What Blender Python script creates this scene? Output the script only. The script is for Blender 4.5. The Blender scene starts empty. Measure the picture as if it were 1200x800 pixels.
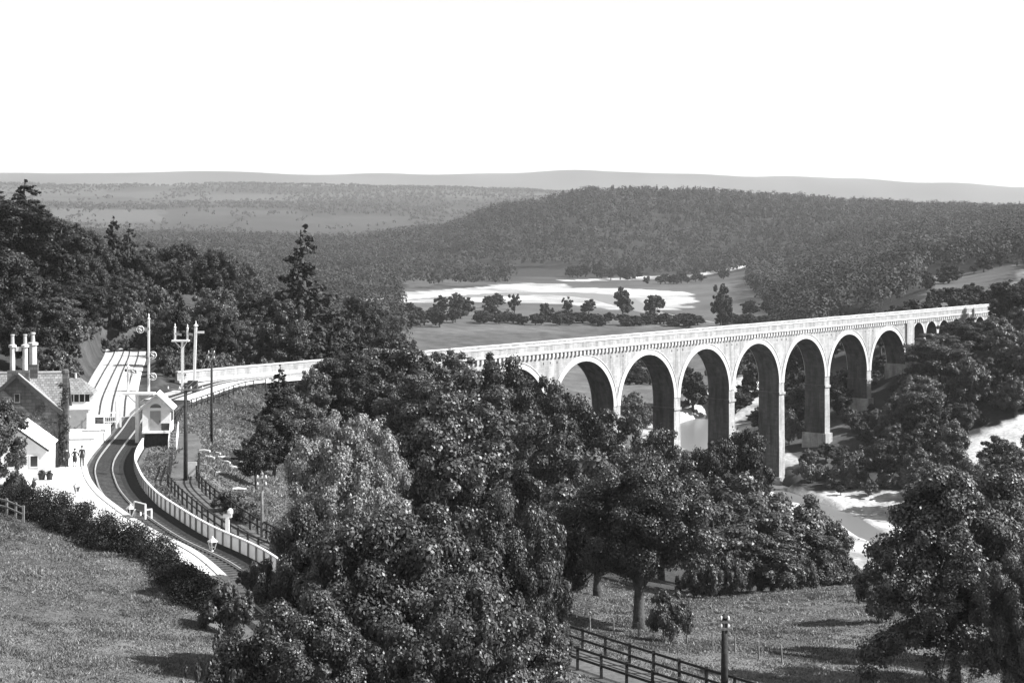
import bpy, bmesh, math, random
import numpy as np
from mathutils import Vector, Matrix

# ------------------------------------------------------------------ camera, sky, sun, exposure
S = bpy.context.scene
COL = S.collection
F = 1900.0            # focal length in pixels of a 1200 px wide picture
HZ = 266.0            # eye-level row
HC = 21.6             # eye height above rail level (rail level is z = 0)

cam = bpy.data.cameras.new('camera')
cam_ob = bpy.data.objects.new('camera', cam)
COL.objects.link(cam_ob)
cam_ob.location = (0, 0, HC)
cam_ob.rotation_euler = (math.radians(90), 0, 0)
cam.sensor_width = 36.0
cam.lens = 36.0 * F / 1200.0
cam.shift_y = -(400.0 - HZ) / 1200.0
cam.clip_start = 0.5
cam.clip_end = 40000.0
S.camera = cam_ob

SUN_V = Vector((1.0, -0.16, 0.92)).normalized()      # towards the sun: from the right, high
SUN_EL = math.asin(SUN_V.z)
SUN_AZ = math.atan2(SUN_V.x, SUN_V.y)

w = bpy.data.worlds.new('World')
S.world = w
w.use_nodes = True
nt = w.node_tree
nt.nodes.clear()
sky = nt.nodes.new('ShaderNodeTexSky')
sky.sky_type = 'NISHITA'
sky.sun_disc = False
sky.sun_elevation = SUN_EL
sky.sun_rotation = SUN_AZ
sky.air_density = 0.7
sky.dust_density = 0.0
sky.ozone_density = 1.0
sep = nt.nodes.new('ShaderNodeSeparateColor')        # blue-sensitive plate: the sky in monochrome
bg = nt.nodes.new('ShaderNodeBackground')
bg.inputs['Strength'].default_value = 0.088
wo = nt.nodes.new('ShaderNodeOutputWorld')
nt.links.new(sky.outputs[0], sep.inputs[0])
nt.links.new(sep.outputs['Blue'], bg.inputs['Color'])
nt.links.new(bg.outputs[0], wo.inputs['Surface'])

sun = bpy.data.lights.new('sun', 'SUN')
sun.energy = 5.0
sun.angle = math.radians(0.5)
sun.color = (1.0, 1.0, 1.0)
sun_ob = bpy.data.objects.new('sun', sun)
COL.objects.link(sun_ob)
sun_ob.rotation_euler = SUN_V.to_track_quat('Z', 'Y').to_euler()
sun_ob.location = (300, -50, 300)

S.view_settings.view_transform = 'Standard'
S.view_settings.look = 'None'
S.view_settings.exposure = 1.05
S.view_settings.gamma = 1.0
S.view_settings.use_curve_mapping = False
S.render.engine = 'CYCLES'
S.cycles.max_bounces = 4
S.cycles.diffuse_bounces = 2
S.cycles.glossy_bounces = 2
S.cycles.transmission_bounces = 2
S.cycles.transparent_max_bounces = 4
S.cycles.volume_bounces = 0

# ------------------------------------------------------------------ materials
def mat(name, alb, rough=0.8, var=0.3, scale=1.0, bump=0.0, spec=0.3, detail=5.0, attr=None, scale2=None, var2=0.2):
    """grey procedural material; alb is the mean albedo, var the noise contrast"""
    m = bpy.data.materials.new(name)
    m.use_nodes = True
    t = m.node_tree
    b = t.nodes['Principled BSDF']
    b.inputs['Roughness'].default_value = rough
    b.inputs['Specular IOR Level'].default_value = spec
    geo = t.nodes.new('ShaderNodeNewGeometry')
    no = t.nodes.new('ShaderNodeTexNoise')
    no.inputs['Scale'].default_value = scale
    no.inputs['Detail'].default_value = detail
    no.inputs['Roughness'].default_value = 0.65
    t.links.new(geo.outputs['Position'], no.inputs['Vector'])
    mr = t.nodes.new('ShaderNodeMapRange')
    mr.inputs[1].default_value = 0.3
    mr.inputs[2].default_value = 0.7
    mr.inputs[3].default_value = alb * (1 - var)
    mr.inputs[4].default_value = alb * (1 + var)
    t.links.new(no.outputs['Fac'], mr.inputs[0])
    out = mr.outputs[0]
    if scale2:
        n2 = t.nodes.new('ShaderNodeTexNoise')
        n2.inputs['Scale'].default_value = scale2
        n2.inputs['Detail'].default_value = 4
        t.links.new(geo.outputs['Position'], n2.inputs['Vector'])
        m2 = t.nodes.new('ShaderNodeMapRange')
        m2.inputs[1].default_value = 0.3
        m2.inputs[2].default_value = 0.7
        m2.inputs[3].default_value = 1 - var2
        m2.inputs[4].default_value = 1 + var2
        t.links.new(n2.outputs['Fac'], m2.inputs[0])
        mu = t.nodes.new('ShaderNodeMath')
        mu.operation = 'MULTIPLY'
        t.links.new(out, mu.inputs[0])
        t.links.new(m2.outputs[0], mu.inputs[1])
        out = mu.outputs[0]
    if attr:
        at = t.nodes.new('ShaderNodeAttribute')
        at.attribute_name = attr
        mu = t.nodes.new('ShaderNodeMath')
        mu.operation = 'MULTIPLY'
        t.links.new(out, mu.inputs[0])
        t.links.new(at.outputs['Fac'], mu.inputs[1])
        out = mu.outputs[0]
    t.links.new(out, b.inputs['Base Color'])
    if bump:
        bp = t.nodes.new('ShaderNodeBump')
        bp.inputs['Strength'].default_value = bump
        bp.inputs['Distance'].default_value = 0.1
        t.links.new(no.outputs['Fac'], bp.inputs['Height'])
        t.links.new(bp.outputs[0], b.inputs['Normal'])
    return m

def leaf_mat(name, alb, transl=0.2, rough=0.45, spec=0.5):
    m = bpy.data.materials.new(name)
    m.use_nodes = True
    t = m.node_tree
    b = t.nodes['Principled BSDF']
    b.inputs['Roughness'].default_value = rough
    b.inputs['Specular IOR Level'].default_value = spec
    at = t.nodes.new('ShaderNodeAttribute')
    at.attribute_name = 'tone'
    oi = t.nodes.new('ShaderNodeObjectInfo')
    mr = t.nodes.new('ShaderNodeMapRange')
    mr.inputs[3].default_value = alb * 0.75
    mr.inputs[4].default_value = alb * 1.25
    t.links.new(oi.outputs['Random'], mr.inputs[0])
    mu = t.nodes.new('ShaderNodeMath')
    mu.operation = 'MULTIPLY'
    t.links.new(at.outputs['Fac'], mu.inputs[0])
    t.links.new(mr.outputs[0], mu.inputs[1])
    t.links.new(mu.outputs[0], b.inputs['Base Color'])
    tr = t.nodes.new('ShaderNodeBsdfTranslucent')
    t.links.new(mu.outputs[0], tr.inputs['Color'])
    mx = t.nodes.new('ShaderNodeMixShader')
    mx.inputs[0].default_value = transl
    t.links.new(b.outputs[0], mx.inputs[1])
    t.links.new(tr.outputs[0], mx.inputs[2])
    t.links.new(mx.outputs[0], t.nodes['Material Output'].inputs['Surface'])
    return m

def masonry_mat(name, alb, bw=0.9, bh=0.42, mortar=0.8, var=0.12, stain=0.35):
    """coursed stone blocks from a brick texture laid in the part's own UVs (metres)"""
    m = bpy.data.materials.new(name)
    m.use_nodes = True
    t = m.node_tree
    b = t.nodes['Principled BSDF']
    b.inputs['Roughness'].default_value = 0.85
    b.inputs['Specular IOR Level'].default_value = 0.2
    uv = t.nodes.new('ShaderNodeUVMap')
    br = t.nodes.new('ShaderNodeTexBrick')
    br.inputs['Scale'].default_value = 1.0
    br.inputs['Brick Width'].default_value = bw
    br.inputs['Row Height'].default_value = bh
    br.inputs['Mortar Size'].default_value = 0.02
    br.inputs['Color1'].default_value = (alb * (1 - var),) * 3 + (1,)
    br.inputs['Color2'].default_value = (alb * (1 + var),) * 3 + (1,)
    br.inputs['Mortar'].default_value = (alb * mortar,) * 3 + (1,)
    t.links.new(uv.outputs[0], br.inputs['Vector'])
    geo = t.nodes.new('ShaderNodeNewGeometry')
    mp = t.nodes.new('ShaderNodeMapping')
    mp.inputs['Scale'].default_value = (0.9, 0.9, 0.12)
    t.links.new(geo.outputs['Position'], mp.inputs['Vector'])
    n = t.nodes.new('ShaderNodeTexNoise')
    n.inputs['Scale'].default_value = 1.0
    n.inputs['Detail'].default_value = 6
    n.inputs['Roughness'].default_value = 0.7
    t.links.new(mp.outputs[0], n.inputs['Vector'])
    mr = t.nodes.new('ShaderNodeMapRange')
    mr.inputs[1].default_value = 0.35
    mr.inputs[2].default_value = 0.68
    mr.inputs[3].default_value = 1.08
    mr.inputs[4].default_value = 1.0 - stain
    t.links.new(n.outputs['Fac'], mr.inputs[0])
    mu = t.nodes.new('ShaderNodeMix')
    mu.data_type = 'RGBA'
    mu.blend_type = 'MULTIPLY'
    mu.inputs[0].default_value = 1.0
    t.links.new(br.outputs['Color'], mu.inputs[6])
    t.links.new(mr.outputs[0], mu.inputs[7])
    t.links.new(mu.outputs[2], b.inputs['Base Color'])
    bp = t.nodes.new('ShaderNodeBump')
    bp.inputs['Strength'].default_value = 0.4
    bp.inputs['Distance'].default_value = 0.04
    t.links.new(br.outputs['Fac'], bp.inputs['Height'])
    bp.invert = True
    t.links.new(bp.outputs[0], b.inputs['Normal'])
    return m

M = {}
M['leaf'] = leaf_mat('broadleaf_foliage', 0.064, 0.1, 0.46, 0.5)
M['leaf_pale'] = leaf_mat('pale_foliage', 0.19, 0.12, 0.46, 0.5)
M['leaf_dark'] = leaf_mat('dark_foliage', 0.03, 0.1, 0.5, 0.35)
M['needle'] = leaf_mat('conifer_needles', 0.026, 0.08, 0.6, 0.3)
M['leaf_far'] = leaf_mat('distant_foliage', 0.034, 0.12, 0.7, 0.2)
M['grass_blade'] = leaf_mat('grass_blades', 0.13, 0.25, 0.5, 0.4)
M['hedge'] = leaf_mat('hedge_foliage', 0.016, 0.1, 0.6, 0.3)
M['bark'] = mat('bark', 0.07, 0.9, 0.45, 3.0, 0.6)
M['stone'] = masonry_mat('pale_dressed_stone', 0.4, stain=0.5)
M['soffit'] = masonry_mat('damp_streaked_shade_stone', 0.1, stain=0.75, var=.2)  # stain streaks over a darkened base that paints in the inner faces' shade
M['ring'] = masonry_mat('voussoir_stone', 0.55, 0.5, 2.0, 0.75, 0.1, 0.2)
M['coping'] = mat('coping_stone', 0.5, 0.85, 0.25, 1.2, 0.2, 0.2)
M['rubble'] = masonry_mat('dark_rubble_stone', 0.13, 0.55, 0.28, 0.6, 0.35, 0.4)
M['slate'] = masonry_mat('roof_slates', 0.26, 0.32, 0.26, 0.45, 0.25, 0.3)
M['whitewash'] = mat('whitewashed_render', 0.78, 0.85, 0.07, 2.0, 0.15, 0.2, scale2=0.5, var2=0.08)
M['white_paint'] = mat('white_paint', 0.76, 0.55, 0.1, 3.0, 0.0, 0.4)
M['grey_paint'] = mat('grey_paint', 0.28, 0.6, 0.15, 2.0, 0.0, 0.3)
M['dark_paint'] = mat('dark_paint', 0.045, 0.6, 0.25, 3.0)
M['tarred_wood'] = mat('tarred_wood', 0.035, 0.85, 0.4, 4.0, 0.3)
M['weathered_wood'] = mat('weathered_wood', 0.2, 0.9, 0.4, 4.0, 0.3)
M['glass'] = mat('window_glass', 0.03, 0.12, 0.1, 1.0, 0.0, 0.6)
M['steel'] = mat('rail_steel', 0.33, 0.35, 0.2, 2.0, 0.0, 0.6)
M['iron'] = mat('dark_iron', 0.05, 0.5, 0.2, 4.0)
M['insulator'] = mat('white_porcelain', 0.75, 0.25, 0.05, 3.0, 0.0, 0.6)
M['sleeper'] = mat('sleeper_timber', 0.06, 0.9, 0.4, 5.0, 0.3)
M['ballast'] = mat('track_ballast', 0.11, 0.95, 0.5, 5.0, 0.5, 0.2, 8, scale2=0.35, var2=0.35)
M['ballast_pale'] = mat('pale_ballast', 0.55, 0.95, 0.3, 4.0, 0.5, 0.2, 8, scale2=0.4, var2=0.2)
M['platform'] = mat('platform_surface', 0.74, 0.95, 0.06, 1.5, 0.1, 0.2, scale2=0.35, var2=0.07)
M['rust'] = mat('rusty_rail', 0.05, 0.7, 0.3, 3.0)
M['cess'] = mat('fence_shadow_ballast', 0.022, 0.95, 0.5, 4.0, 0.4, 0.2, 8)  # the white fence's shadow put into the trackside colour
M['lane'] = mat('cinder_path', 0.11, 0.95, 0.3, 3.0, 0.3, 0.2, 8, scale2=0.4, var2=0.25)
M['cloth'] = mat('dark_cloth', 0.03, 0.9, 0.25, 9.0)
M['skin'] = mat('skin', 0.4, 0.6, 0.08, 8.0)
M['wire'] = mat('wire', 0.18, 0.5, 0.1, 3.0)
M['log'] = mat('peeled_timber', 0.55, 0.85, 0.25, 4.0, 0.2)
M['terracotta'] = mat('chimney_pot_clay', 0.4, 0.8, 0.2, 4.0)

# ------------------------------------------------------------------ object helpers
def props(o, label=None, cat=None, group=None, kind=None):
    if label: o['label'] = label
    if cat: o['category'] = cat
    if group: o['group'] = group
    if kind: o['kind'] = kind
    return o

def thing(name, label, cat, loc=(0, 0, 0), rz=0.0, group=None):
    o = bpy.data.objects.new(name, None)
    o.empty_display_size = 0.3
    COL.objects.link(o)
    o.location = loc
    o.rotation_euler = (0, 0, rz)
    return props(o, label, cat, group)

def link(name, me, parent=None):
    o = bpy.data.objects.new(name, me)
    COL.objects.link(o)
    if parent is not None: o.parent = parent
    return o

class MB:
    """collects shapes, then links them as ONE mesh object"""
    def __init__(s):
        s.v = []; s.f = []; s.uv = []
    def add(s, vs, fs, uvs=None):
        k = len(s.v)
        s.v += [tuple(p) for p in vs]
        for i, f in enumerate(fs):
            s.f.append([k + j for j in f])
            s.uv.append(uvs[i] if uvs else None)
    def quad(s, a, b, c, d, uv=None):
        s.add([a, b, c, d], [(0, 1, 2, 3)], [uv] if uv else None)
    def box(s, x0, x1, y0, y1, z0, z1, mtx=None):
        vs = [(x, y, z) for z in (z0, z1) for y in (y0, y1) for x in (x0, x1)]
        if mtx is not None: vs = [tuple(mtx @ Vector(p)) for p in vs]
        s.add(vs, [(0, 2, 3, 1), (4, 5, 7, 6), (0, 1, 5, 4), (2, 6, 7, 3), (0, 4, 6, 2), (1, 3, 7, 5)])
    def bar(s, a, b, wx, wz=None, up=(0, 0, 1)):
        """square bar from a to b"""
        wz = wz or wx
        a = Vector(a); b = Vector(b); d = (b - a).normalized()
        u = Vector(up)
        if abs(d.dot(u)) > 0.98: u = Vector((0, 1, 0))
        r = d.cross(u).normalized(); u = r.cross(d).normalized()
        vs = []
        for p in (a, b):
            for sx, sz in ((-1, -1), (1, -1), (1, 1), (-1, 1)):
                vs.append(p + r * sx * wx / 2 + u * sz * wz / 2)
        s.add(vs, [(0, 3, 2, 1), (4, 5, 6, 7), (0, 1, 5, 4), (1, 2, 6, 5), (2, 3, 7, 6), (3, 0, 4, 7)])
    def tube(s, pts, rad, n=8, cap=True):
        pts = [Vector(p) for p in pts]
        if not hasattr(rad, '__len__'): rad = [rad] * len(pts)
        vs = []
        for i, p in enumerate(pts):
            d = (pts[min(i + 1, len(pts) - 1)] - pts[max(i - 1, 0)]).normalized()
            u = Vector((0, 0, 1)) if abs(d.z) < 0.95 else Vector((1, 0, 0))
            r = d.cross(u).normalized(); u = r.cross(d)
            for k in range(n):
                a = 2 * math.pi * k / n
                vs.append(p + (r * math.cos(a) + u * math.sin(a)) * rad[i])
        fs = []
        for i in range(len(pts) - 1):
            for k in range(n):
                k2 = (k + 1) % n
                fs.append((i * n + k, i * n + k2, (i + 1) * n + k2, (i + 1) * n + k))
        if cap:
            fs.append(tuple(range(n - 1, -1, -1)))
            fs.append(tuple(range((len(pts) - 1) * n, len(pts) * n)))
        s.add(vs, fs)
    def lathe(s, prof, n=12, c=(0, 0, 0)):
        vs = []
        for r, z in prof:
            for k in range(n):
                a = 2 * math.pi * k / n
                vs.append((c[0] + r * math.cos(a), c[1] + r * math.sin(a), c[2] + z))
        fs = []
        for i in range(len(prof) - 1):
            for k in range(n):
                k2 = (k + 1) % n
                fs.append((i * n + k, i * n + k2, (i + 1) * n + k2, (i + 1) * n + k))
        fs.append(tuple(range(n - 1, -1, -1)))
        fs.append(tuple(range((len(prof) - 1) * n, len(prof) * n)))
        s.add(vs, fs)
    def poly_prism(s, pts, z0, z1):
        """vertical prism over a 2D outline (counter-clockwise)"""
        n = len(pts)
        vs = [(p[0], p[1], z0) for p in pts] + [(p[0], p[1], z1) for p in pts]
        fs = [tuple(range(n - 1, -1, -1)), tuple(range(n, 2 * n))]
        for i in range(n):
            j = (i + 1) % n
            fs.append((i, j, n + j, n + i))
        s.add(vs, fs)
    def build(s, name, m, parent=None, smooth=False, autouv=False, loc=None):
        me = bpy.data.meshes.new(name)
        me.from_pydata(s.v, [], s.f)
        if m is not None: me.materials.append(m)
        if autouv or any(u is not None for u in s.uv):
            uvl = me.uv_layers.new(name='UVMap')
            for p in me.polygons:
                u = s.uv[p.index]
                if u is not None:
                    for li, c in zip(p.loop_indices, u): uvl.data[li].uv = c
                else:
                    nrm = p.normal
                    if abs(nrm.z) > 0.9:
                        t1 = Vector((1, 0, 0)); t2 = Vector((0, 1, 0))
                    else:
                        t1 = Vector((-nrm.y, nrm.x, 0)).normalized(); t2 = nrm.cross(t1)
                        if t2.z < 0: t2 = -t2
                    for li in p.loop_indices:
                        co = me.vertices[me.loops[li].vertex_index].co
                        uvl.data[li].uv = (co.dot(t1), co.dot(t2))
        if smooth:
            me.polygons.foreach_set('use_smooth', [True] * len(me.polygons))
        me.update()
        o = link(name, me, parent)
        if loc is not None: o.location = loc
        return o

def np_mesh(name, V, faces_n, nper, m, tone=None):
    """fast mesh from a numpy vertex array holding nper consecutive vertices per face"""
    me = bpy.data.meshes.new(name)
    nv = len(V)
    me.vertices.add(nv)
    me.vertices.foreach_set('co', np.ascontiguousarray(V, dtype=np.float32).ravel())
    me.loops.add(nv)
    me.loops.foreach_set('vertex_index', np.arange(nv, dtype=np.int32))
    me.polygons.add(faces_n)
    me.polygons.foreach_set('loop_start', np.arange(0, nv, nper, dtype=np.int32))
    me.polygons.foreach_set('loop_total', np.full(faces_n, nper, dtype=np.int32))
    me.materials.append(m)
    if tone is not None:
        a = me.attributes.new('tone', 'FLOAT', 'FACE')
        a.data.foreach_set('value', np.ascontiguousarray(tone, dtype=np.float32))
    me.update(calc_edges=True)
    me.validate()
    return me

def world_at(px, D, py=None, z=None):
    x = (px - 600.0) / F * D
    if z is None: z = HC - (py - HZ) / F * D if py is not None else 0.0
    return x, D, z

def spline(pts, step=1.0):
    P = np.array(pts, float)
    Q = np.vstack([2 * P[0] - P[1], P, 2 * P[-1] - P[-2]])
    out = []
    for i in range(1, len(Q) - 2):
        p0, p1, p2, p3 = Q[i - 1], Q[i], Q[i + 1], Q[i + 2]
        n = max(2, int(np.linalg.norm(p2 - p1) / step * 2))
        for t in np.linspace(0, 1, n, endpoint=False):
            out.append(0.5 * (2 * p1 + (p2 - p0) * t + (2 * p0 - 5 * p1 + 4 * p2 - p3) * t * t + (3 * p1 - p0 - 3 * p2 + p3) * t ** 3))
    out.append(P[-1])
    out = np.array(out)
    s = np.r_[0, np.cumsum(np.linalg.norm(np.diff(out[:, :2], axis=0), axis=1))]
    k = np.linspace(0, s[-1], max(2, int(round(s[-1] / step)) + 1))
    return np.c_[[np.interp(k, s, out[:, j]) for j in range(out.shape[1])]].T

def offset(path, d):
    """path shifted sideways by d metres (positive = right of travel)"""
    P = np.array(path, float)
    t = np.gradient(P[:, :2], axis=0)
    t /= np.linalg.norm(t, axis=1)[:, None]
    Q = P.copy()
    Q[:, 0] += t[:, 1] * d
    Q[:, 1] -= t[:, 0] * d
    return Q

def seg_dist(X, Y, path):
    """distance of points to a polyline and the interpolated third column there"""
    best = np.full(X.shape, 1e9); zz = np.zeros(X.shape)
    P = np.array(path, float)
    for a, b in zip(P[:-1], P[1:]):
        dx, dy = b[0] - a[0], b[1] - a[1]
        t = np.clip(((X - a[0]) * dx + (Y - a[1]) * dy) / (dx * dx + dy * dy + 1e-9), 0, 1)
        d = np.hypot(X - a[0] - t * dx, Y - a[1] - t * dy)
        k = d < best
        best = np.where(k, d, best)
        if P.shape[1] > 2: zz = np.where(k, a[2] + t * (b[2] - a[2]), zz)
    return best, zz

def smooth01(t):
    t = np.clip(t, 0, 1)
    return t * t * (3 - 2 * t)

_rs = np.random.RandomState(5)
_NG = _rs.rand(256, 256)
def vnoise(x, y, s):
    """value noise, 0..1"""
    x = np.asarray(x) / s; y = np.asarray(y) / s
    xi = np.floor(x).astype(int); yi = np.floor(y).astype(int)
    fx = smooth01(x - xi); fy = smooth01(y - yi)
    g = lambda a, b: _NG[a % 256, b % 256]
    return (g(xi, yi) * (1 - fx) + g(xi + 1, yi) * fx) * (1 - fy) + (g(xi, yi + 1) * (1 - fx) + g(xi + 1, yi + 1) * fx) * fy
# ------------------------------------------------------------------ lines of the place
VU = np.array([0.6364, 0.7713])            # along the viaduct, away from the station
VN = np.array([0.7713, -0.6364])           # across it, towards the sunny near face
V0 = np.array([6.7, 282.0]) - VN * 2.5; BAY = 19.8
def vp(n): return V0 + VU * BAY * n         # axis point at pier number n
TRK = spline([(8, 45), (0, 62), (-8, 80), (-13.5, 92), (-18.4, 103.5), (-23.5, 112.2), (-27.8, 120.8), (-31.1, 128.2),
              (-34.5, 138), (-37.8, 151), (-41.1, 174), (-43.2, 188), (-44.2, 200), (-43, 213), tuple(vp(-3.6)), tuple(vp(-3.0)),
              tuple(vp(-2.0))], 1.0)
TRK_V = np.array([vp(-2.0), vp(13.0)])
LANE = spline([(-34.5, 172, -0.3), (-31.5, 158, -0.4), (-29.5, 146, -0.5), (-27.2, 136, -0.7), (-18.4, 116, -1.0), (-8, 102, -1.3), (4, 86.5, -1.6),
               (12, 76.5, -1.7), (20, 67, -1.9), (30, 55, -2.0)], 1.0)
SID1 = spline([(-45.2, 186), (-50, 207), (-57, 240), (-63.5, 272), (-68, 292)], 2.0)
SID2 = spline([(-48.6, 188), (-53, 207), (-59.8, 240), (-66.2, 272), (-70.5, 292)], 2.0)
RIVER = spline([(-150, 1090, 30), (-79, 1151, 30), (-20, 1235, 75), (35, 1275, 100), (70, 1190, 60), (78, 1080, 36), (84, 1010, 20), (96, 940, 14), (122, 840, 14),
                (150, 720, 14), (118, 580, 11), (72, 485, 9), (47, 430, 9), (46, 385, 8), (52, 345, 8), (62, 305, 8.5), (66, 275, 8), (88, 250, 8), (130, 230, 8), (200, 215, 8)], 6.0)
GBAR = offset(RIVER[(RIVER[:, 1] < 350)], 5.5)
RIVER2 = spline([(60, 1560, 14), (120, 1620, 20), (165, 1690, 26), (230, 1740, 26), (330, 1760, 20)], 12.0)
RIVER3 = spline([(-120, 1900, 30), (-90, 1960, 30), (-60, 2010, 20)], 12.0)

PTS = [(0, 0, 19.9), (0, -60, 30), (-60, 0, 24), (60, 0, 12), (0, 12, 16.4), (-4, 20, 13.4), (-9.5, 30, 9.2), (-15.8, 50, 4.9), (-20, 65, 3.3), (-25, 80, 2.3), (-30, 95, 1.7), (-33, 105, 1.4),
       (-40, 90, 4.0), (-40, 60, 8), (0, 30, 8), (0, 48, 2.0), (3, 65, -0.6), (-6, 65, 0.6), (20, 40, 2), (25, 55, -2), (40, 60, -3),
       (-22, 98, 1.1), (-27, 107, 1.1), (-32, 115, 1.0), (-37, 121, 1.0), (-44, 124, 1.4), (-52, 128, 2.2),
       (-38, 132, 0.5), (-41, 145, 0.5), (-44, 160, 0.4), (-47, 178, 0.2), (-52, 150, 2.5), (-58, 170, 4.5), (-62, 140, 5), (-70, 120, 8), (-80, 180, 11),
       (-4, 72, -0.4), (-13.5, 92, -0.4), (-18.4, 103.5, -0.4), (-27.8, 120.8, -0.4), (-34.5, 138, -0.4), (-37.8, 151, -0.4), (-41.1, 174, -0.4), (-44, 200, -0.4), (-43, 213, -0.4), (-37, 229, -0.4),
       (-31.5, 158, -0.5), (-29.5, 146, -0.6), (-18.4, 116, -1.1), (-8, 102, -1.5), (4, 86, -1.7), (12, 76, -1.8), (20, 67, -2),
       (8, 92, -4.2), (0, 101, -4.2), (-8, 113, -3.8), (-15, 125, -3.4), (18, 84, -4.2), (17, 93, -4.3), (30, 90, -4.8), (40, 75, -4.4), (55, 90, -5), (9, 122, -8.6), (0, 116, -6.8), (30, 120, -8.6), (45, 122, -8.8), (70, 120, -9), (25, 150, -12.3), (10, 150, -13),
       (-8, 130, -6.5), (-15, 150, -5.5), (-22, 140, -3.2), (-20, 170, -6), (-26, 160, -2.2), (-28, 185, -4), (-33, 205, -3), (-25, 215, -7), (-10, 200, -11),
       (35, 168, -15.5), (55, 165, -15), (80, 160, -15), (15, 178, -19), (0, 175, -14), (25, 195, -23), (45, 195, -23), (70, 195, -25), (40, 225, -30), (10, 220, -23), (-8, 230, -16),
       (60, 265, -32.3), (68, 310, -32.6), (45, 285, -31), (22, 262, -27.5), (85, 235, -33), (130, 215, -33),
       (-18.5, 251.5, -6), (-5.9, 266.8, -14), (6.7, 282, -21), (19.3, 297, -26), (31.9, 312.5, -30.5), (44.5, 328, -32.2), (57, 343, -30.6), (69.6, 358, -26.5), (82, 373.5, -20), (95, 389, -12.5), (107.5, 404, -7.5), (120, 419, -3.8), (132.7, 434.5, -0.9), (158, 465, -0.6), (190, 500, 0),
       (-40, 238, -1.5), (-36, 245, -3),
       (78, 340, -28.5), (90, 345, -25), (100, 335, -23.5), (112, 342, -18.5), (105, 318, -28), (140, 330, -19), (92, 298, -31.5), (140, 280, -30), (125, 365, -12), (150, 400, -3), (170, 350, -10), (200, 300, -20),
       (30, 380, -30), (50, 405, -32), (0, 350, -27), (-30, 335, -12), (-45, 300, -4), (-55, 262, -0.3), (-62, 270, -0.2), (-68, 292, 0.2), (-50, 215, -0.3), (-47, 235, -0.6), (-53, 207, -0.3),
       (-64, 215, 4), (-70, 235, 6), (-76, 262, 8), (-92, 250, 13), (-90, 300, 14), (-99, 330, 15), (-76, 330, 8), (-60, 320, 3), (-41, 325, -2), (-27, 345, -8), (-120, 350, 20),
       (-60, 380, -2), (-20, 400, -21), (-60, 430, -9), (-110, 430, 12), (-160, 300, 28), (-140, 200, 24), (10, 430, -29), (70, 440, -31), (95, 450, -22), (120, 460, -10)]
PTS = np.array(PTS, float)
def _rbf_fit(P):
    n = len(P)
    d = np.hypot(P[:, None, 0] - P[None, :, 0], P[:, None, 1] - P[None, :, 1])
    A = np.zeros((n + 3, n + 3))
    A[:n, :n] = -d + np.eye(n) * 0.4
    A[:n, n] = 1; A[:n, n + 1] = P[:, 0] / 100; A[:n, n + 2] = P[:, 1] / 100
    A[n:, :n] = A[:n, n:].T
    return np.linalg.solve(A, np.r_[P[:, 2], 0, 0, 0])
_W = _rbf_fit(PTS)
def near_z(X, Y):
    n = len(PTS)
    z = _W[n] + _W[n + 1] * X / 100 + _W[n + 2] * Y / 100
    for i in range(n):
        z = z - _W[i] * np.sqrt((X - PTS[i, 0]) ** 2 + (Y - PTS[i, 1]) ** 2 + 4.0)
    return z

FPX = np.array([-900, -400, 0, 200, 400, 500, 600, 700, 800, 900, 1000, 1100, 1200, 1600, 2200], float)
FD = np.array([420, 600, 900, 1300, 1750, 2250, 2600, 3100, 4500, 6500, 8000, 9800, 13500], float)
FZ = np.array([
    [35, 25, 14, 3, -14, -23, -28, -30, -31, -24, -12, -3, 0, 10, 20],
    [30, 12, 4, -6, -22, -28, -29, -30, -30, -28, -17, -6, -1, 10, 20],
    [20, 0, -8, -18, -28, -29.5, -30, -30, -30, -27, -14, -2, 4, 15, 30],
    [20, -5, -15, -22, -28, -30, -30, -30, -30, -25, -8, 5, 12, 25, 40],
    [30, 10, 0, -8, -22, -25, -29, -30, -30, -20, 2, 15, 22, 35, 50],
    [40, 15, 0, -10, -20, -8, 18, 38, 40, 38, 32, 32, 33, 40, 55],
    [40, 20, 5, -8, -14, 2, 42, 66, 65, 58, 48, 42, 37, 45, 60],
    [45, 25, 8, 0, 0, 2, 15, 40, 45, 40, 30, 25, 20, 30, 50],
    [100, 80, 72, 66, 64, 60, 55, 50, 45, 40, 30, 25, 20, 30, 50],
    [210, 200, 190, 186, 186, 180, 170, 150, 120, 100, 90, 80, 70, 90, 120],
    [230, 210, 200, 196, 196, 190, 190, 200, 180, 150, 130, 110, 100, 110, 140],
    [370, 365, 360, 350, 345, 335, 330, 362, 355, 325, 296, 270, 252, 240, 240],
    [200, 200, 180, 170, 160, 160, 150, 160, 160, 140, 120, 100, 90, 100, 100]], float)
def far_z(X, Y):
    D = np.maximum(Y, 1.0)
    px = np.clip(600 + F * X / D, FPX[0], FPX[-1])
    i = np.clip(np.searchsorted(FPX, px) - 1, 0, len(FPX) - 2)
    j = np.clip(np.searchsorted(FD, D) - 1, 0, len(FD) - 2)
    fx = smooth01((px - FPX[i]) / (FPX[i + 1] - FPX[i]))
    fy = np.clip((D - FD[j]) / (FD[j + 1] - FD[j]), 0, 1)
    fy = np.where(D > 1700, smooth01(fy) * 0.6 + fy * 0.4, fy)
    z = (FZ[j, i] * (1 - fx) + FZ[j, i + 1] * fx) * (1 - fy) + (FZ[j + 1, i] * (1 - fx) + FZ[j + 1, i + 1] * fx) * fy
    a = np.clip((D - 2000) / 4000, 0, 1)
    z = z + a * ((vnoise(X, Y, 900) - 0.5) * 34 + (vnoise(X + 777, Y, 350) - 0.5) * 14)
    b = np.clip((D - 8000) / 1500, 0, 1)
    return z + b * (vnoise(X, Y * 0.2, 700) - 0.5) * 34

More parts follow.
